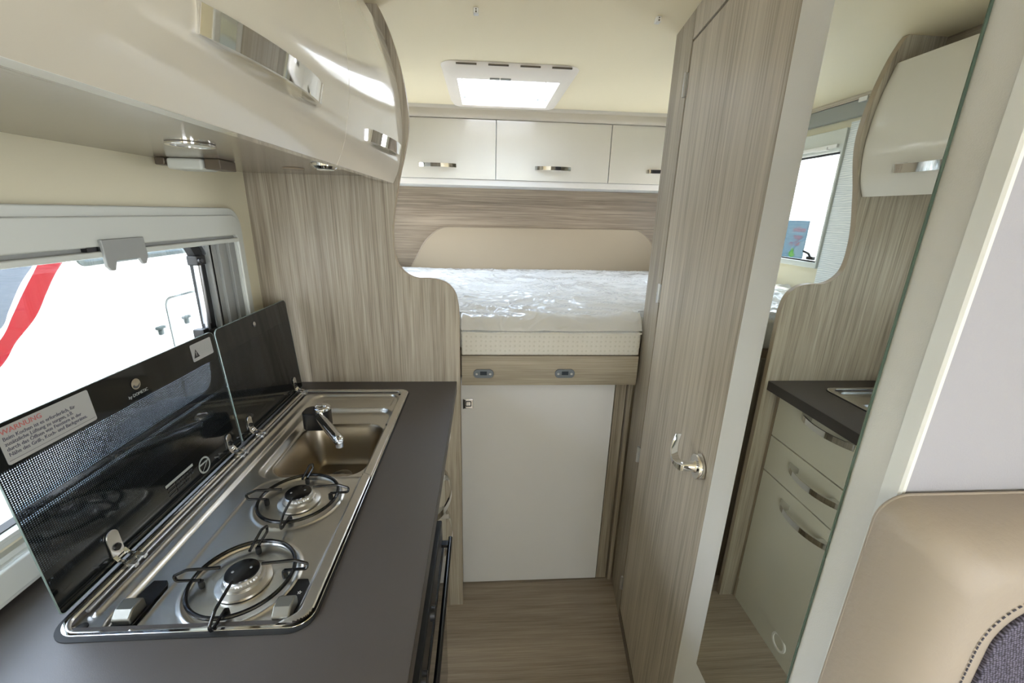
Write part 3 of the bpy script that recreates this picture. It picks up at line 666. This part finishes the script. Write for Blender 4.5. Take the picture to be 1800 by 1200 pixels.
# lights under the cabinet
rl = thing('recessed_light', (-.470, .765, 1.645), 'flush round downlight with chrome ring under the overhead cabinet', 'light')
m = MB(); m.ring(circ(-.470, .765, .034, 40), circ(-.470, .765, .027, 40), 2, 1.6505, 1.6548); m.build('ring', M_chrome, rl, bevel=.001)
m = MB(); m.lathe([(.0005, .0006), (.027, .002), (.027, .0035), (.0005, .0036)], (-.470, .765, 1.651), 2, 40); m.build('diffuser', M_lens, rl)
sp1 = thing('socket_pod', (-.62, 1.02, 1.63), 'grey box-shaped socket pod under the overhead cabinet against the window wall', 'socket')
m = MB(); m.box((-.662, .985, 1.632), (-.590, 1.045, 1.6545)); m.build('body', M_plast, sp1, bevel=.006, segs=3)
m = MB(); m.box((-.588, .990, 1.634), (-.556, 1.050, 1.6545)); m.build('side_block', M_edgedark, sp1, bevel=.002)
m = MB(); m.box((-.684, .985, 1.640), (-.664, 1.040, 1.6545)); m.build('side_block', M_edgedark, sp1, bevel=.002)
sp2 = thing('spotlight', (-.35, 1.03, 1.64), 'small chrome spotlight under the overhead cabinet near the front edge', 'light')
m = MB(); m.lathe([(.0005, 0), (.024, .001), (.030, .006), (.031, .0115), (.0005, .0116)], (-.352, 1.025, 1.643), 2, 36); m.build('housing', M_chrome, sp2)
m = MB(); m.lathe([(.0005, 0), (.018, 0), (.018, .001), (.0005, .0011)], (-.352, 1.025, 1.6418), 2, 30); m.build('lens', M_lens, sp2)
m = MB(); m.lathe([(.0005, 0), (.020, .001), (.022, .003), (.0005, .0031)], (-.365, 1.115, 1.6515), 2, 30); s_ = m.build('push_switch', M_chrome)
tag(s_, 'tiny flat chrome disc switch under the cabinet behind the spotlight', 'switch')
m = MB(); m.lathe([(.0005, 0), (.024, .001), (.026, .003), (.0005, .0031)], (-.475, 1.155, 1.6515), 2, 30); s_ = m.build('cover_cap', M_edge)
tag(s_, 'flat brown cover cap under the cabinet beside the oak divider', 'cap')

# ------------------------------------------------------------------ kitchen window
w1 = thing('window_1', (XW, .65, 1.28), 'kitchen window over the hob with white plastic frame and grey blind bar', 'window', kind='structure')
FY0, FY1, FZ0, FZ1 = .02, 1.262, 1.006, 1.556
m = MB()
m.ring(rrect(FY0, FZ0, FY1, FZ1, .050), rrect(FY0+.055, FZ0+.055, FY1-.034, FZ1-.070, .012), 0, XW+.001, XW+.020)
m.ring(rrect(FY0+.010, FZ0+.010, FY1-.012, FZ1-.018, .042), rrect(FY0+.055, FZ0+.055, FY1-.036, FZ1-.070, .012), 0, XW+.0195, XW+.027)
m.build('frame', M_plast, w1, bevel=.003, segs=3)
# stepped side rail between frame and glass
m = MB()
for k, (ya, yb, xa) in enumerate(((1.200, 1.226, XW+.014), (1.186, 1.199, XW+.006), (1.160, 1.185, XW+.010), (1.128, 1.159, XW+.003))):
    m.box((XW-.010, ya, FZ0+.05), (xa, yb, FZ1-.07))
m.build('blind_rail', M_plastg, w1, bevel=.001)
m = MB(); m.box((XW+.004, FY0+.05, 1.491), (XW+.024, 1.226, 1.500)); m.box((XW-.004, FY0+.05, 1.478), (XW+.016, 1.226, 1.491)); m.build('blind_slot', M_plastg, w1)
m = MB(); m.box((XW-.002, FY0+.04, 1.468), (XW+.030, 1.222, 1.479)); bb = m.build('blind_bar', M_plast, w1, bevel=.003)
m = MB(); pts = [(.792, 1.499), (.888, 1.499), (.890, 1.462), (.882, 1.448), (.874, 1.448), (.868, 1.460), (.815, 1.460), (.809, 1.444), (.800, 1.444), (.793, 1.452)]
m.prism(pts, 0, XW+.028, XW+.034); m.build('blind_catch', M_plastg, w1, bevel=.0015)
m = MB(); m.box((XW+.010, .770, 1.474), (XW+.026, .792, 1.495)); m.build('blind_clip', M_blackp, w1)
m = MB(); m.box((XW-.006, FY0+.05, 1.052), (XW+.012, 1.226, 1.070)); m.box((XW-.006, FY0+.05, 1.076), (XW+.004, 1.226, 1.084)); m.box((XW+.002, FY0+.05, 1.085), (XW+.008, 1.226, 1.092)); m.build('sill_rail', M_plast, w1, bevel=.001)
m = MB(); m.ring(rrect(KW[0]-.004, KW[2]-.004, KW[1]+.004, KW[3]+.006, .004), rrect(KW[0]+.002, KW[2]+.003, KW[1]-.002, KW[3]-.001, .010), 0, XW-.0505, XW+.003); m.build('reveal', M_plast, w1)
m = MB(); m.ring(rrect(.10, 1.068, 1.128, 1.487, .055), rrect(.118, 1.090, 1.098, 1.478, .050), 0, XW-.030, XW-.012); m.build('rubber_seal', M_rubber, w1)
m = MB(); m.ring(rrect(.112, 1.080, 1.136, 1.484, .055), rrect(.116, 1.084, 1.130, 1.480, .052), 0, XW-.012, XW-.004); m.build('inner_bead', M_alu, w1)
m = MB(); m.prism(rrect(.08, 1.06, 1.13, 1.50, .05), 0, XW-.044, XW-.040); m.build('pane', M_glass, w1, smooth=False)
m = MB(); m.tube([(XW-.016, 1.104, 1.425), (XW-.012, 1.094, 1.27)], .0085, 16); m.tube([(XW-.014, 1.099, 1.30), (XW-.012, 1.089, 1.18)], .006, 12); m.build('support_stay', M_alu, w1)
m = MB(); m.box((XW-.028, 1.086, 1.418), (XW-.002, 1.120, 1.442)); m.tube([(XW-.004, 1.094, 1.430), (XW+.006, 1.092, 1.430)], .007, 14); m.build('stay_block', M_blackp, w1, bevel=.003)
m = MB(); m.box((XW-.030, 1.060, 1.205), (XW-.002, 1.082, 1.262)); m.box((XW-.026, 1.082, 1.228), (XW-.004, 1.122, 1.254)); m.build('stay_bracket', M_blackp, w1, bevel=.003)
tag(w1, kind='structure')

# ------------------------------------------------------------------ bed window (seen in the mirror)
w2 = thing('window_2', (XW, 2.3, 1.6), 'side window beside the bed, seen in the mirror', 'window', kind='structure')
m = MB(); m.ring(rrect(1.969, 1.335, 2.67, 1.965, .006), rrect(1.980, 1.362, 2.64, 1.872, .004), 0, XW+.001, XW+.022); m.build('frame', M_plast, w2, bevel=.003)
m = MB(); m.box((XW+.006, 1.995, 1.884), (XW+.034, 2.645, 1.900)); m.box((XW+.004, 1.995, 1.868), (XW+.018, 2.645, 1.880)); m.box((XW+.020, 2.045, 1.880), (XW+.040, 2.130, 1.893)); m.build('blind_bar', M_plastw, w2, bevel=.002)
m = MB(); m.ring(rrect(1.978, 1.345, 2.64, 1.869, .01), rrect(1.986, 1.368, 2.636, 1.861, .01), 0, XW-.02, XW+.002); m.build('rubber_seal', M_rubber, w2)
m = MB(); m.prism(rrect(2.0, 1.34, 2.64, 1.87, .02), 0, XW-.044, XW-.040); m.build('pane', M_glass, w2, smooth=False)
m = MB(); m.box((XW-.010, 2.020, 1.372), (XW+.008, 2.062, 1.388)); m.tube(rounded([(XW+.004, 2.040, 1.386), (XW+.012, 2.045, 1.402), (XW+.016, 2.080, 1.412)], .006), .0055, 10); m.build('latch', M_blackp, w2, bevel=.002)
bl = thing('wall_blind_cassette', (XW, 2.2, 2.0), 'grey shelf-like cassette along the ceiling above the bed window, seen in the mirror', 'blind')
m = MB(); m.box((XW+.001, YD+.02, 2.000), (XW+.028, 2.745, 2.066)); m.build('cassette', M_plastg, bl, bevel=.003)
m = MB(); m.box((XW+.001, YD+.02, 2.072), (XW+.034, 2.745, CE-.001)); m.box((XW+.030, YD+.02, 2.066), (XW+.034, 2.745, 2.071)); m.build('rail', M_mould, bl, bevel=.001)
for y in (1.905, 2.235):
    m = MB(); m.box((XW+.028, y-.022, 2.052), (XW+.038, y+.022, 2.071)); m.build('clip', M_plastw, bl, bevel=.002)
m = MB(); m.box((XW+.001, YD+.019, 1.22), (XW+.010, 1.968, 1.985)); s_ = m.build('padded_wall_panel', M_wave)
tag(s_, 'pale wavy embossed wall covering between divider and bed window, seen in the mirror', 'wall panel')
nc = thing('outdoor_notice', (-1.36, 3.08, -.6), 'pale blue notice board standing outside the bed window, seen in the mirror', 'sign')
m = MB(); m.box((-1.362, 2.940, 1.295), (-1.352, 3.40, 1.560)); m.build('sheet', M_blue, nc, smooth=False)
m = MB(); m.tube([(-1.375, 3.17, -.6), (-1.375, 3.17, 1.5)], .018, 12); m.build('post', M_alu, nc)
NM = lambda y, z: mtx((-1.3515, y, z), (0, 1, 0), (0, 0, 1))
for i, t_ in enumerate(('exible', 'nger', '60 m')): text(t_, 'lettering', .052, M_pink, nc, NM(2.955+(0, .015, .030)[i], 1.497-.050*i))
m = MB(); m.add([(-1.3505, 3.045+.033*math.cos(a)*(1-.5*(math.sin(a) > 0)), 1.330+.034*math.sin(a)) for a in [2*math.pi*i/20 for i in range(20)]], [tuple(range(20))]); m.build('green_figure', M_green, nc, smooth=False)

w5 = thing('window_4_added', (1.40, 2.12, 1.6), 'unseen side window over the right end of the bed, added to brighten the rear', 'window', kind='structure')  # unseen window, put in for more daylight over the bed
m = MB(); m.ring(rrect(1.70, 1.28, 2.55, 1.93, .05), rrect(1.76, 1.34, 2.49, 1.87, .03), 0, 1.375, 1.399); m.build('frame', M_plast, w5, bevel=.003)
m = MB(); m.prism(rrect(1.74, 1.32, 2.51, 1.89, .03), 0, 1.435, 1.439); m.build('pane', M_glass, w5, smooth=False)

# ------------------------------------------------------------------ bed
bf = thing('bed_frame', (.3, 1.9, 0), 'oak laminate bed base with front board and two grey catches', 'bed')
m = MB(); m.box((-.078, 1.408, .961), (.5655, 1.424, 1.073)); fb = m.build('front_board', M_woodhb, bf, bevel=.0012)
m = MB(); m.box((-.695, 1.475, 1.045), (1.395, 2.745, 1.073)); m.build('slat_base', M_edge, bf)
for x in (.0, .295):
    m = MB(); pl = rrect(x-.036, 1.008-.0165, x+.036, 1.008+.0165, .0155)
    for i, (u, v) in enumerate(pl):
        d_ = abs(u-x); k_ = 1-.18*math.exp(-(d_/.014)**2); pl[i] = (u, 1.008+(v-1.008)*k_)
    m.prism(pl, 1, 1.400, 1.4085); ct = m.build('catch', M_greyc, bf, bevel=.002, segs=2)
    m = MB(); m.box((x-.012, 1.3975, 1.004), (x+.012, 1.4005, 1.018)); m.build('catch_button', M_vgrey, ct, bevel=.001)
    m = MB()
    for u in (-.024, .024):
        m = MB(); m.lathe([(.0005, 0), (.0045, 0), (.0035, -.002), (.0005, -.0022)], (x+u, 1.400, 1.008), 1, 14); m.build('catch_screw', M_alu, ct)
mt = thing('mattress', (.3, 2.1, 1.074), 'white quilted mattress still wrapped in crumpled clear plastic, on the bed base', 'mattress')
MX0, MX1, MY0, MY1 = -.690, 1.390, 1.425, 2.716
def superbox():
    nx, ny = 60, 40; V = []; F = []; m = MB()
    return m
m = MB(); m.box((-.078, 1.412, 1.0745), (.5655, 1.50, 1.160)); mo = m.build('front_side', M_quilt, mt, bevel=.006, segs=3)
m = MB(); m.box((MX0, 1.485, 1.0745), (MX1, MY1, 1.198)); mo = m.build('core', M_quilt, mt, bevel=.02, segs=4)
m = MB(); m.tube([(-.078+.6435*i/40, 1.4095+.0010*math.sin(i*.9), 1.158+.0012*math.sin(i*.7)) for i in range(41)], .0032, 8); m.build('piping', M_quilt, mt)
def wrap():
    nx, ny = 330, 230; V = []; F = []
    for i in range(nx+1):
        for j in range(ny+1):
            x = MX0+(MX1-MX0)*i/nx; v = j/ny
            y = 1.408+(MY1-1.408)*v
            if y < 1.484 : x = min(max(x, -.0785), .566)
            e = max(0, 1-(y-1.408)/.055); base = 1.2135-.048*e**2.0
            p = Vector((x*2.6, y*5.0, 0)); q = p+Vector((noise.noise(p*.9), noise.noise(p*.9+Vector((5, 3, 1))), 0))*.9
            rdg = (1-abs(noise.noise(q*1.6)))**7*.011+(1-abs(noise.noise(q*3.3+Vector((9, 2, 4)))))**9*.0055+(1-abs(noise.noise(q*7.1+Vector((2, 7, 4)))))**8*.0022
            sw = noise.noise(Vector((x*2.2, y*2.2, 3)))*.004
            bk = min(1, (MY1-y)/.12)
            V.append((x, y, base+(rdg*1.25+sw)*(1-.75*e)*(.25+.75*bk)))
    for i in range(nx):
        for j in range(ny): F.append((i*(ny+1)+j, (i+1)*(ny+1)+j, (i+1)*(ny+1)+j+1, i*(ny+1)+j+1))
    return V, F
V, F = wrap(); m = MB(); m.add(V, F); wo = m.build('plastic_wrap', M_film, mt, ang=180); wo['label'] = 'crumpled clear plastic film'
hd = thing('headboard', (.36, 2.74, 1.2), 'taupe upholstered headboard with rounded top corners on the rear wall', 'headboard')
hp = [(-.475, 1.20), (-.452, 1.235), (-.381, 1.363), (-.335, 1.415), (-.297, 1.446), (-.262, 1.462), (-.218, 1.468), (.0, 1.470), (.94, 1.476), (.985, 1.470), (1.03, 1.448), (1.085, 1.392), (1.16, 1.235), (1.175, 1.20)]
hs = [(p.x, p.y) for p in catmull([(a, b, 0) for a, b in hp], 3)]
m = MB(); m.prism(hs, 1, 2.722, 2.749); m.build('cushion', M_pad, hd, bevel=.008, segs=4)
m = MB(); m.tube([(x, 2.724, z) for x, z in hs], .0035, 8); m.build('piping', M_edge, hd)

# storage door under the bed
sd_ = thing('storage_cabinet', (.21, 1.46, 0), 'pale grey under-bed storage cabinet door with square chrome lock', 'cabinet')
m = MB(); m.box((-.66, 1.478, .0), (.60, 1.496, 1.044)); m.box((-.66, 1.452, 0), (-.0875, 1.4775, 1.044)); m.build('carcass', M_woodv, sd_)
m = MB(); m.box((-.085, 1.456, .006), (.505, 1.474, .975)); dr = m.build('door', M_fridge, sd_, bevel=.0015)
m = MB(); m.box((-.077, 1.4520, .846), (-.039, 1.456, .886)); lk = m.build('lock', M_chrome, dr, bevel=.002)
m = MB(); m.ring(rrect(-.0675, .856, -.0455, .878, .003), rrect(-.0645, .859, -.0485, .875, .002), 1, 1.4505, 1.4522); m.build('push_button', M_blackp, dr)
m = MB(); m.box((-.077, 1.4512, .846), (-.0735, 1.4525, .886)); m.build('lock_shadow_gap', M_blackp, dr)
# oak posts right of it
tg = thing('trim_under_bed', (.56, 1.46, 0), 'oak laminate posts right of the under-bed door', 'trim', kind='structure')
m = MB(); m.box((.509, 1.462, 0), (.552, 1.477, .975)); m.build('post', M_woodv, tg, bevel=.001)
m = MB(); m.box((.556, 1.449, 0), (.572, 1.477, 1.06)); m.build('post', M_woodv, tg, bevel=.001)

# ------------------------------------------------------------------ rear overhead cabinets
xs_ = (-.565, .063, .693, 1.322); gx = 'cream overhead cabinets across the rear wall'
for i, lb in enumerate(('cream high-gloss rear overhead cabinet half hidden by the curved oak divider', 'cream high-gloss rear overhead cabinet in the middle, under the roof hatch', 'cream high-gloss rear overhead cabinet cut off by the bathroom door jamb')):
    cx = (xs_[i]+xs_[i+1])/2
    rc = thing('overhead_cabinet', (cx, 2.6, 1.70), lb, 'cabinet', gx)
    m = MB(); m.box((xs_[i]+.0005, 2.485, 1.703), (xs_[i+1]-.0005, 2.748, 2.04)); m.build('body', M_whitetrim, rc)
    m = MB(); m.box((xs_[i]+.002, 2.470, 1.735), (xs_[i+1]-.002, 2.484, 2.032)); dr = m.build('door', M_cream, rc, bevel=.0015)
    m = MB(); bow(m, (cx-.098, 2.470, 1.801), (cx+.098, 2.470, 1.801), (0, -1, 0), (0, 0, 1), wd=.019, h=.020, th=.004); m.build('handle', M_chrome, dr)
m = MB(); m.box((-.698, 2.476, 1.703), (1.398, 2.4845, 1.7335)); m.box((-.698, 2.486, 1.703), (-.566, 2.748, 2.05)); m.box((1.323, 2.486, 1.703), (1.398, 2.748, 2.05)); tag(m.build('trim_cabinet_rail', M_rail, bevel=.001), kind='structure')
m = MB(); V = [(2.486, 2.034), (2.452, 2.034), (2.444, 2.040), (2.440, 2.052), (2.438, 2.072), (2.430, 2.080), (2.418, CE-.0005), (2.50, CE-.0005), (2.50, 2.034)]
m.prism([(u, v) for u, v in V], 0, -.699, 1.399); tag(m.build('trim_cornice', M_mould), kind='structure')

# ------------------------------------------------------------------ roof hatch
w3 = thing('window_3', (.1, 2.09, CE), 'roof hatch with ivory plastic frame over the bed', 'roof window', kind='structure')
m = MB()
lo_ = rrect(-.150, 1.775, .345, 2.368, .05); mi_ = rrect(HX0, HY0, HX1, HY1, .006)
hi_ = rrect(-.165, 1.755, .360, 2.388, .06)
n = len(lo_); L = [(hi_, CE-.001), (lo_, CE-.020), (rrect(HX0-.012, HY0-.012, HX1+.012, HY1+.012, .012), CE-.026), (mi_, CE-.024), (mi_, CE+.05)]
V = []; F = []
for pl, z in L: V += [(u, v, z) for u, v in pl]
for k in range(len(L)-1):
    for i in range(n): j = (i+1) % n; F.append((k*n+i, k*n+j, (k+1)*n+j, (k+1)*n+i))
m.add(V, F); m.build('frame', M_hatch, w3, ang=50)
m = MB()
for k in range(4):
    xa = -.105+.118*k; m.box((xa, 1.7585, CE-.0105), (xa+.075, 1.766, CE-.0060))
m.build('vent_slots', M_edgedark, w3)
m = MB(); m.box((.020, 1.855, CE-.0285), (.058, 1.872, CE-.0225)); m.box((.062, 1.855, CE-.0285), (.102, 1.872, CE-.0225)); m.build('blind_catches', M_plastg, w3, bevel=.001)
m = MB(); m.box((HX0, HY1-.045, CE-.003), (HX1, HY1-.040, CE+.004)); m.build('screen_bar', M_plastg, w3)
m = MB(); m.box((HX1-.045, HY0, CE+.002), (HX1-.041, HY1, CE+.008)); m.box((HX0+.012, HY0, CE+.002), (HX0+.016, HY1, CE+.008)); m.build('guide_rail', M_plastw, w3)
m = MB(); m.lathe([(.0005, 0), (.020, 0), (.022, .005), (.030, .008), (.030, .014), (.0005, .0145)], (.055, 1.945, CE+.015), 2, 30); m.box((-.005, 1.930, CE+.028), (.115, 1.962, CE+.036)); m.build('knob', M_plastw, w3, bevel=.002)
m = MB(); m.box((HX0-.03, HY0-.03, CE+.055), (HX1+.03, HY1+.03, CE+.060)); m.build('dome', glass('hatch_acrylic', (.94, .95, .97), .05), w3, smooth=False)
# curtain clips
for x, y, lb in ((-.024, 1.346, 'small white ceiling clip left of the roof hatch'), (.476, 1.335, 'small white ceiling clip near the bathroom door jamb')):
    t_ = thing('ceiling_clip', (x, y, CE), lb, 'clip', 'small white clips on the ceiling')
    m = MB(); m.box((x-.007, y-.010, CE-.014), (x+.007, y+.010, CE-.0003)); m.build('body', M_plastw, t_, bevel=.002)
    m = MB(); m.tube([(x-.0001, y-.0098, CE-.0105), (x, y-.0112, CE-.0105)], .0022, 10); m.tube([(x-.0001, y-.0098, CE-.005), (x, y-.0112, CE-.005)], .0018, 10); m.build('screw_holes', M_edgedark, t_)

# ------------------------------------------------------------------ seat in the foreground
st_ = thing('bench_seat', (.8, .33, .0), 'beige leatherette seat backrest with charcoal woven centre, in front of the grey wall', 'seat')
SX0, SX1, SY0, SY1, SZ0, SZ1 = .4485, 1.30, .292, .3745, .46, 1.266
m = MB(); 
pl = rrect(SX0, SZ0, SX1, SZ1, [.02, .02, .05, .034], 12); L = []
for k in range(13):
    a = math.pi/2*k/12; L.append((SY1-(SY1-SY0)*math.sin(a), .050*(1-math.cos(a))))
V = []; F = []; n = len(pl); cx_, cz_ = (SX0+SX1)/2, (SZ0+SZ1)/2
for y, ins in L:
    for u, v in pl:
        du = math.copysign(min(ins, abs(u-cx_)), cx_-u); dv2 = math.copysign(min(ins, abs(v-cz_)), cz_-v); V.append((u+du, y, v+dv2))
for k in range(len(L)-1):
    for i in range(n): j = (i+1) % n; F.append((k*n+i, k*n+j, (k+1)*n+j, (k+1)*n+i))
F += [tuple(range(n)), tuple(range(len(V)-1, len(V)-n-1, -1))]
m.add(V, F); m.build('backrest', M_leather, st_, ang=60)
m = MB(); sl = [(u, .3725, v) for u, v in rrect(SX0+.0015, SZ0, SX1, SZ1-.0002, [.02, .02, .05, .034], 12)]
m.tube(sl, .0018, 8, closed=True); m.build('piping', M_leather, st_)
cl = rrect(.528, .56, 1.22, 1.196, [.02, .02, .06, .060], 12)
m = MB(); m.prism(cl, 1, .2875, .296); m.build('cloth_centre', M_cloth, st_, bevel=.003)
m = MB(); co = rrect(.528-.014, .56-.014, 1.22+.014, 1.196+.014, [.034, .034, .074, .074], 12)
pts = [Vector((u, .2908, v)) for u, v in co]; pts.append(pts[0]); acc = 0; dash = []
for a, b in zip(pts[:-1], pts[1:]):
    Ld = (b-a).length; t_ = 0
    while t_ < Ld:
        ph = (acc+t_) % .0062
        if ph < 1e-9 or t_+(.0062-ph) < Ld:
            s0 = t_ if ph < 1e-9 else t_+(.0062-ph)
            p_ = a+(b-a)*(s0/Ld); dd_ = (b-a).normalized(); dash.append((p_, dd_)); t_ = s0+.0061
        else: break
    acc += Ld
for p_, dd_ in dash: m.tube([p_, p_+dd_*.0036], .0008, 5)
sto = m.build('stitching', M_ltext, st_); sto['label'] = 'grey stitched seam'
m = MB(); m.box((.50, -.10, .30), (1.38, .30, .46)); m.build('cushion', M_leather, st_, bevel=.03, segs=4)
m = MB(); m.box((.52, -.08, 0), (1.38, .37, .298)); m.build('plinth', M_woodv, st_)

# ------------------------------------------------------------------ outside
m = MB(); m.box((-14, -14, -.62), (14, 16, -.60)); tag(m.build('ground', M_ground), kind='structure')
vh = thing('parked_motorhome', (-3.2, 1.5, -.6), 'white motorhome with red and grey stripes parked outside the kitchen window', 'vehicle')
VX = -2.2
m = MB(); m.box((-4.4, -3.6, -.35), (VX, 5.2, 1.93)); m.build('body', M_white, vh, bevel=.06, segs=4)
def ribbon(c, n_=10):
    return [(p.x, p.y) for p in catmull([(a, b, 0) for a, b in c], n_)]
def between(name, A_, B_, mtl):
    A_, B_ = ribbon(A_), ribbon(B_); n = len(A_); m = MB()
    m.add([(VX+.0015, u, v) for u, v in A_]+[(VX+.0015, u, v) for u, v in B_], [(i, i+1, i+1+n, i+n) for i in range(n-1)]); m.build(name, mtl, vh, smooth=False)
between('red_stripe', [(2.235, 1.272), (2.205, 1.235), (2.121, 1.138), (2.048, 1.047), (1.969, .954), (1.80, .84), (1.2, .70), (-.6, .60)],
        [(2.372, 1.272), (2.301, 1.205), (2.229, 1.118), (2.152, 1.022), (2.035, .930), (1.85, .79), (1.2, .58), (-.6, .46)], M_red)
between('grey_stripe', [(2.215, 1.268), (2.128, 1.186), (2.041, 1.073), (1.983, .999), (1.80, .90), (1.2, .78), (-.6, .70)],
        [(2.214, 1.269), (2.10, 1.269), (2.03, 1.269), (1.96, 1.269), (1.80, 1.268), (1.2, 1.268), (-.6, 1.268)], M_vgrey)
m = MB(); m.ring(rrect(2.43, 1.225, 3.46, 1.85, .05), rrect(2.452, 1.247, 3.438, 1.828, .04), 0, VX-.01, VX+.012); wn = m.build('window', M_vdark, vh)
m = MB(); m.prism(rrect(2.45, 1.245, 3.44, 1.83, .04), 0, VX-.005, VX+.006); m.build('pane', mat('tinted_acrylic', (84, 96, 100), .4, spec=.1), wn)
m = MB(); m.ring(rrect(2.985, .15, 3.75, .945, .06), rrect(2.999, .164, 3.736, .931, .052), 0, VX-.01, VX+.006); hc = m.build('hatch', M_vdark, vh)
for y, z in ((2.89, .760), (3.15, .772)):
    m = MB(); m.box((VX-.005, y-.035, z-.008), (VX+.03, y+.035, z+.012)); m.box((VX-.005, y-.014, z-.05), (VX+.02, y+.02, z-.008)); m.build('latch', M_vdark, vh, bevel=.006)
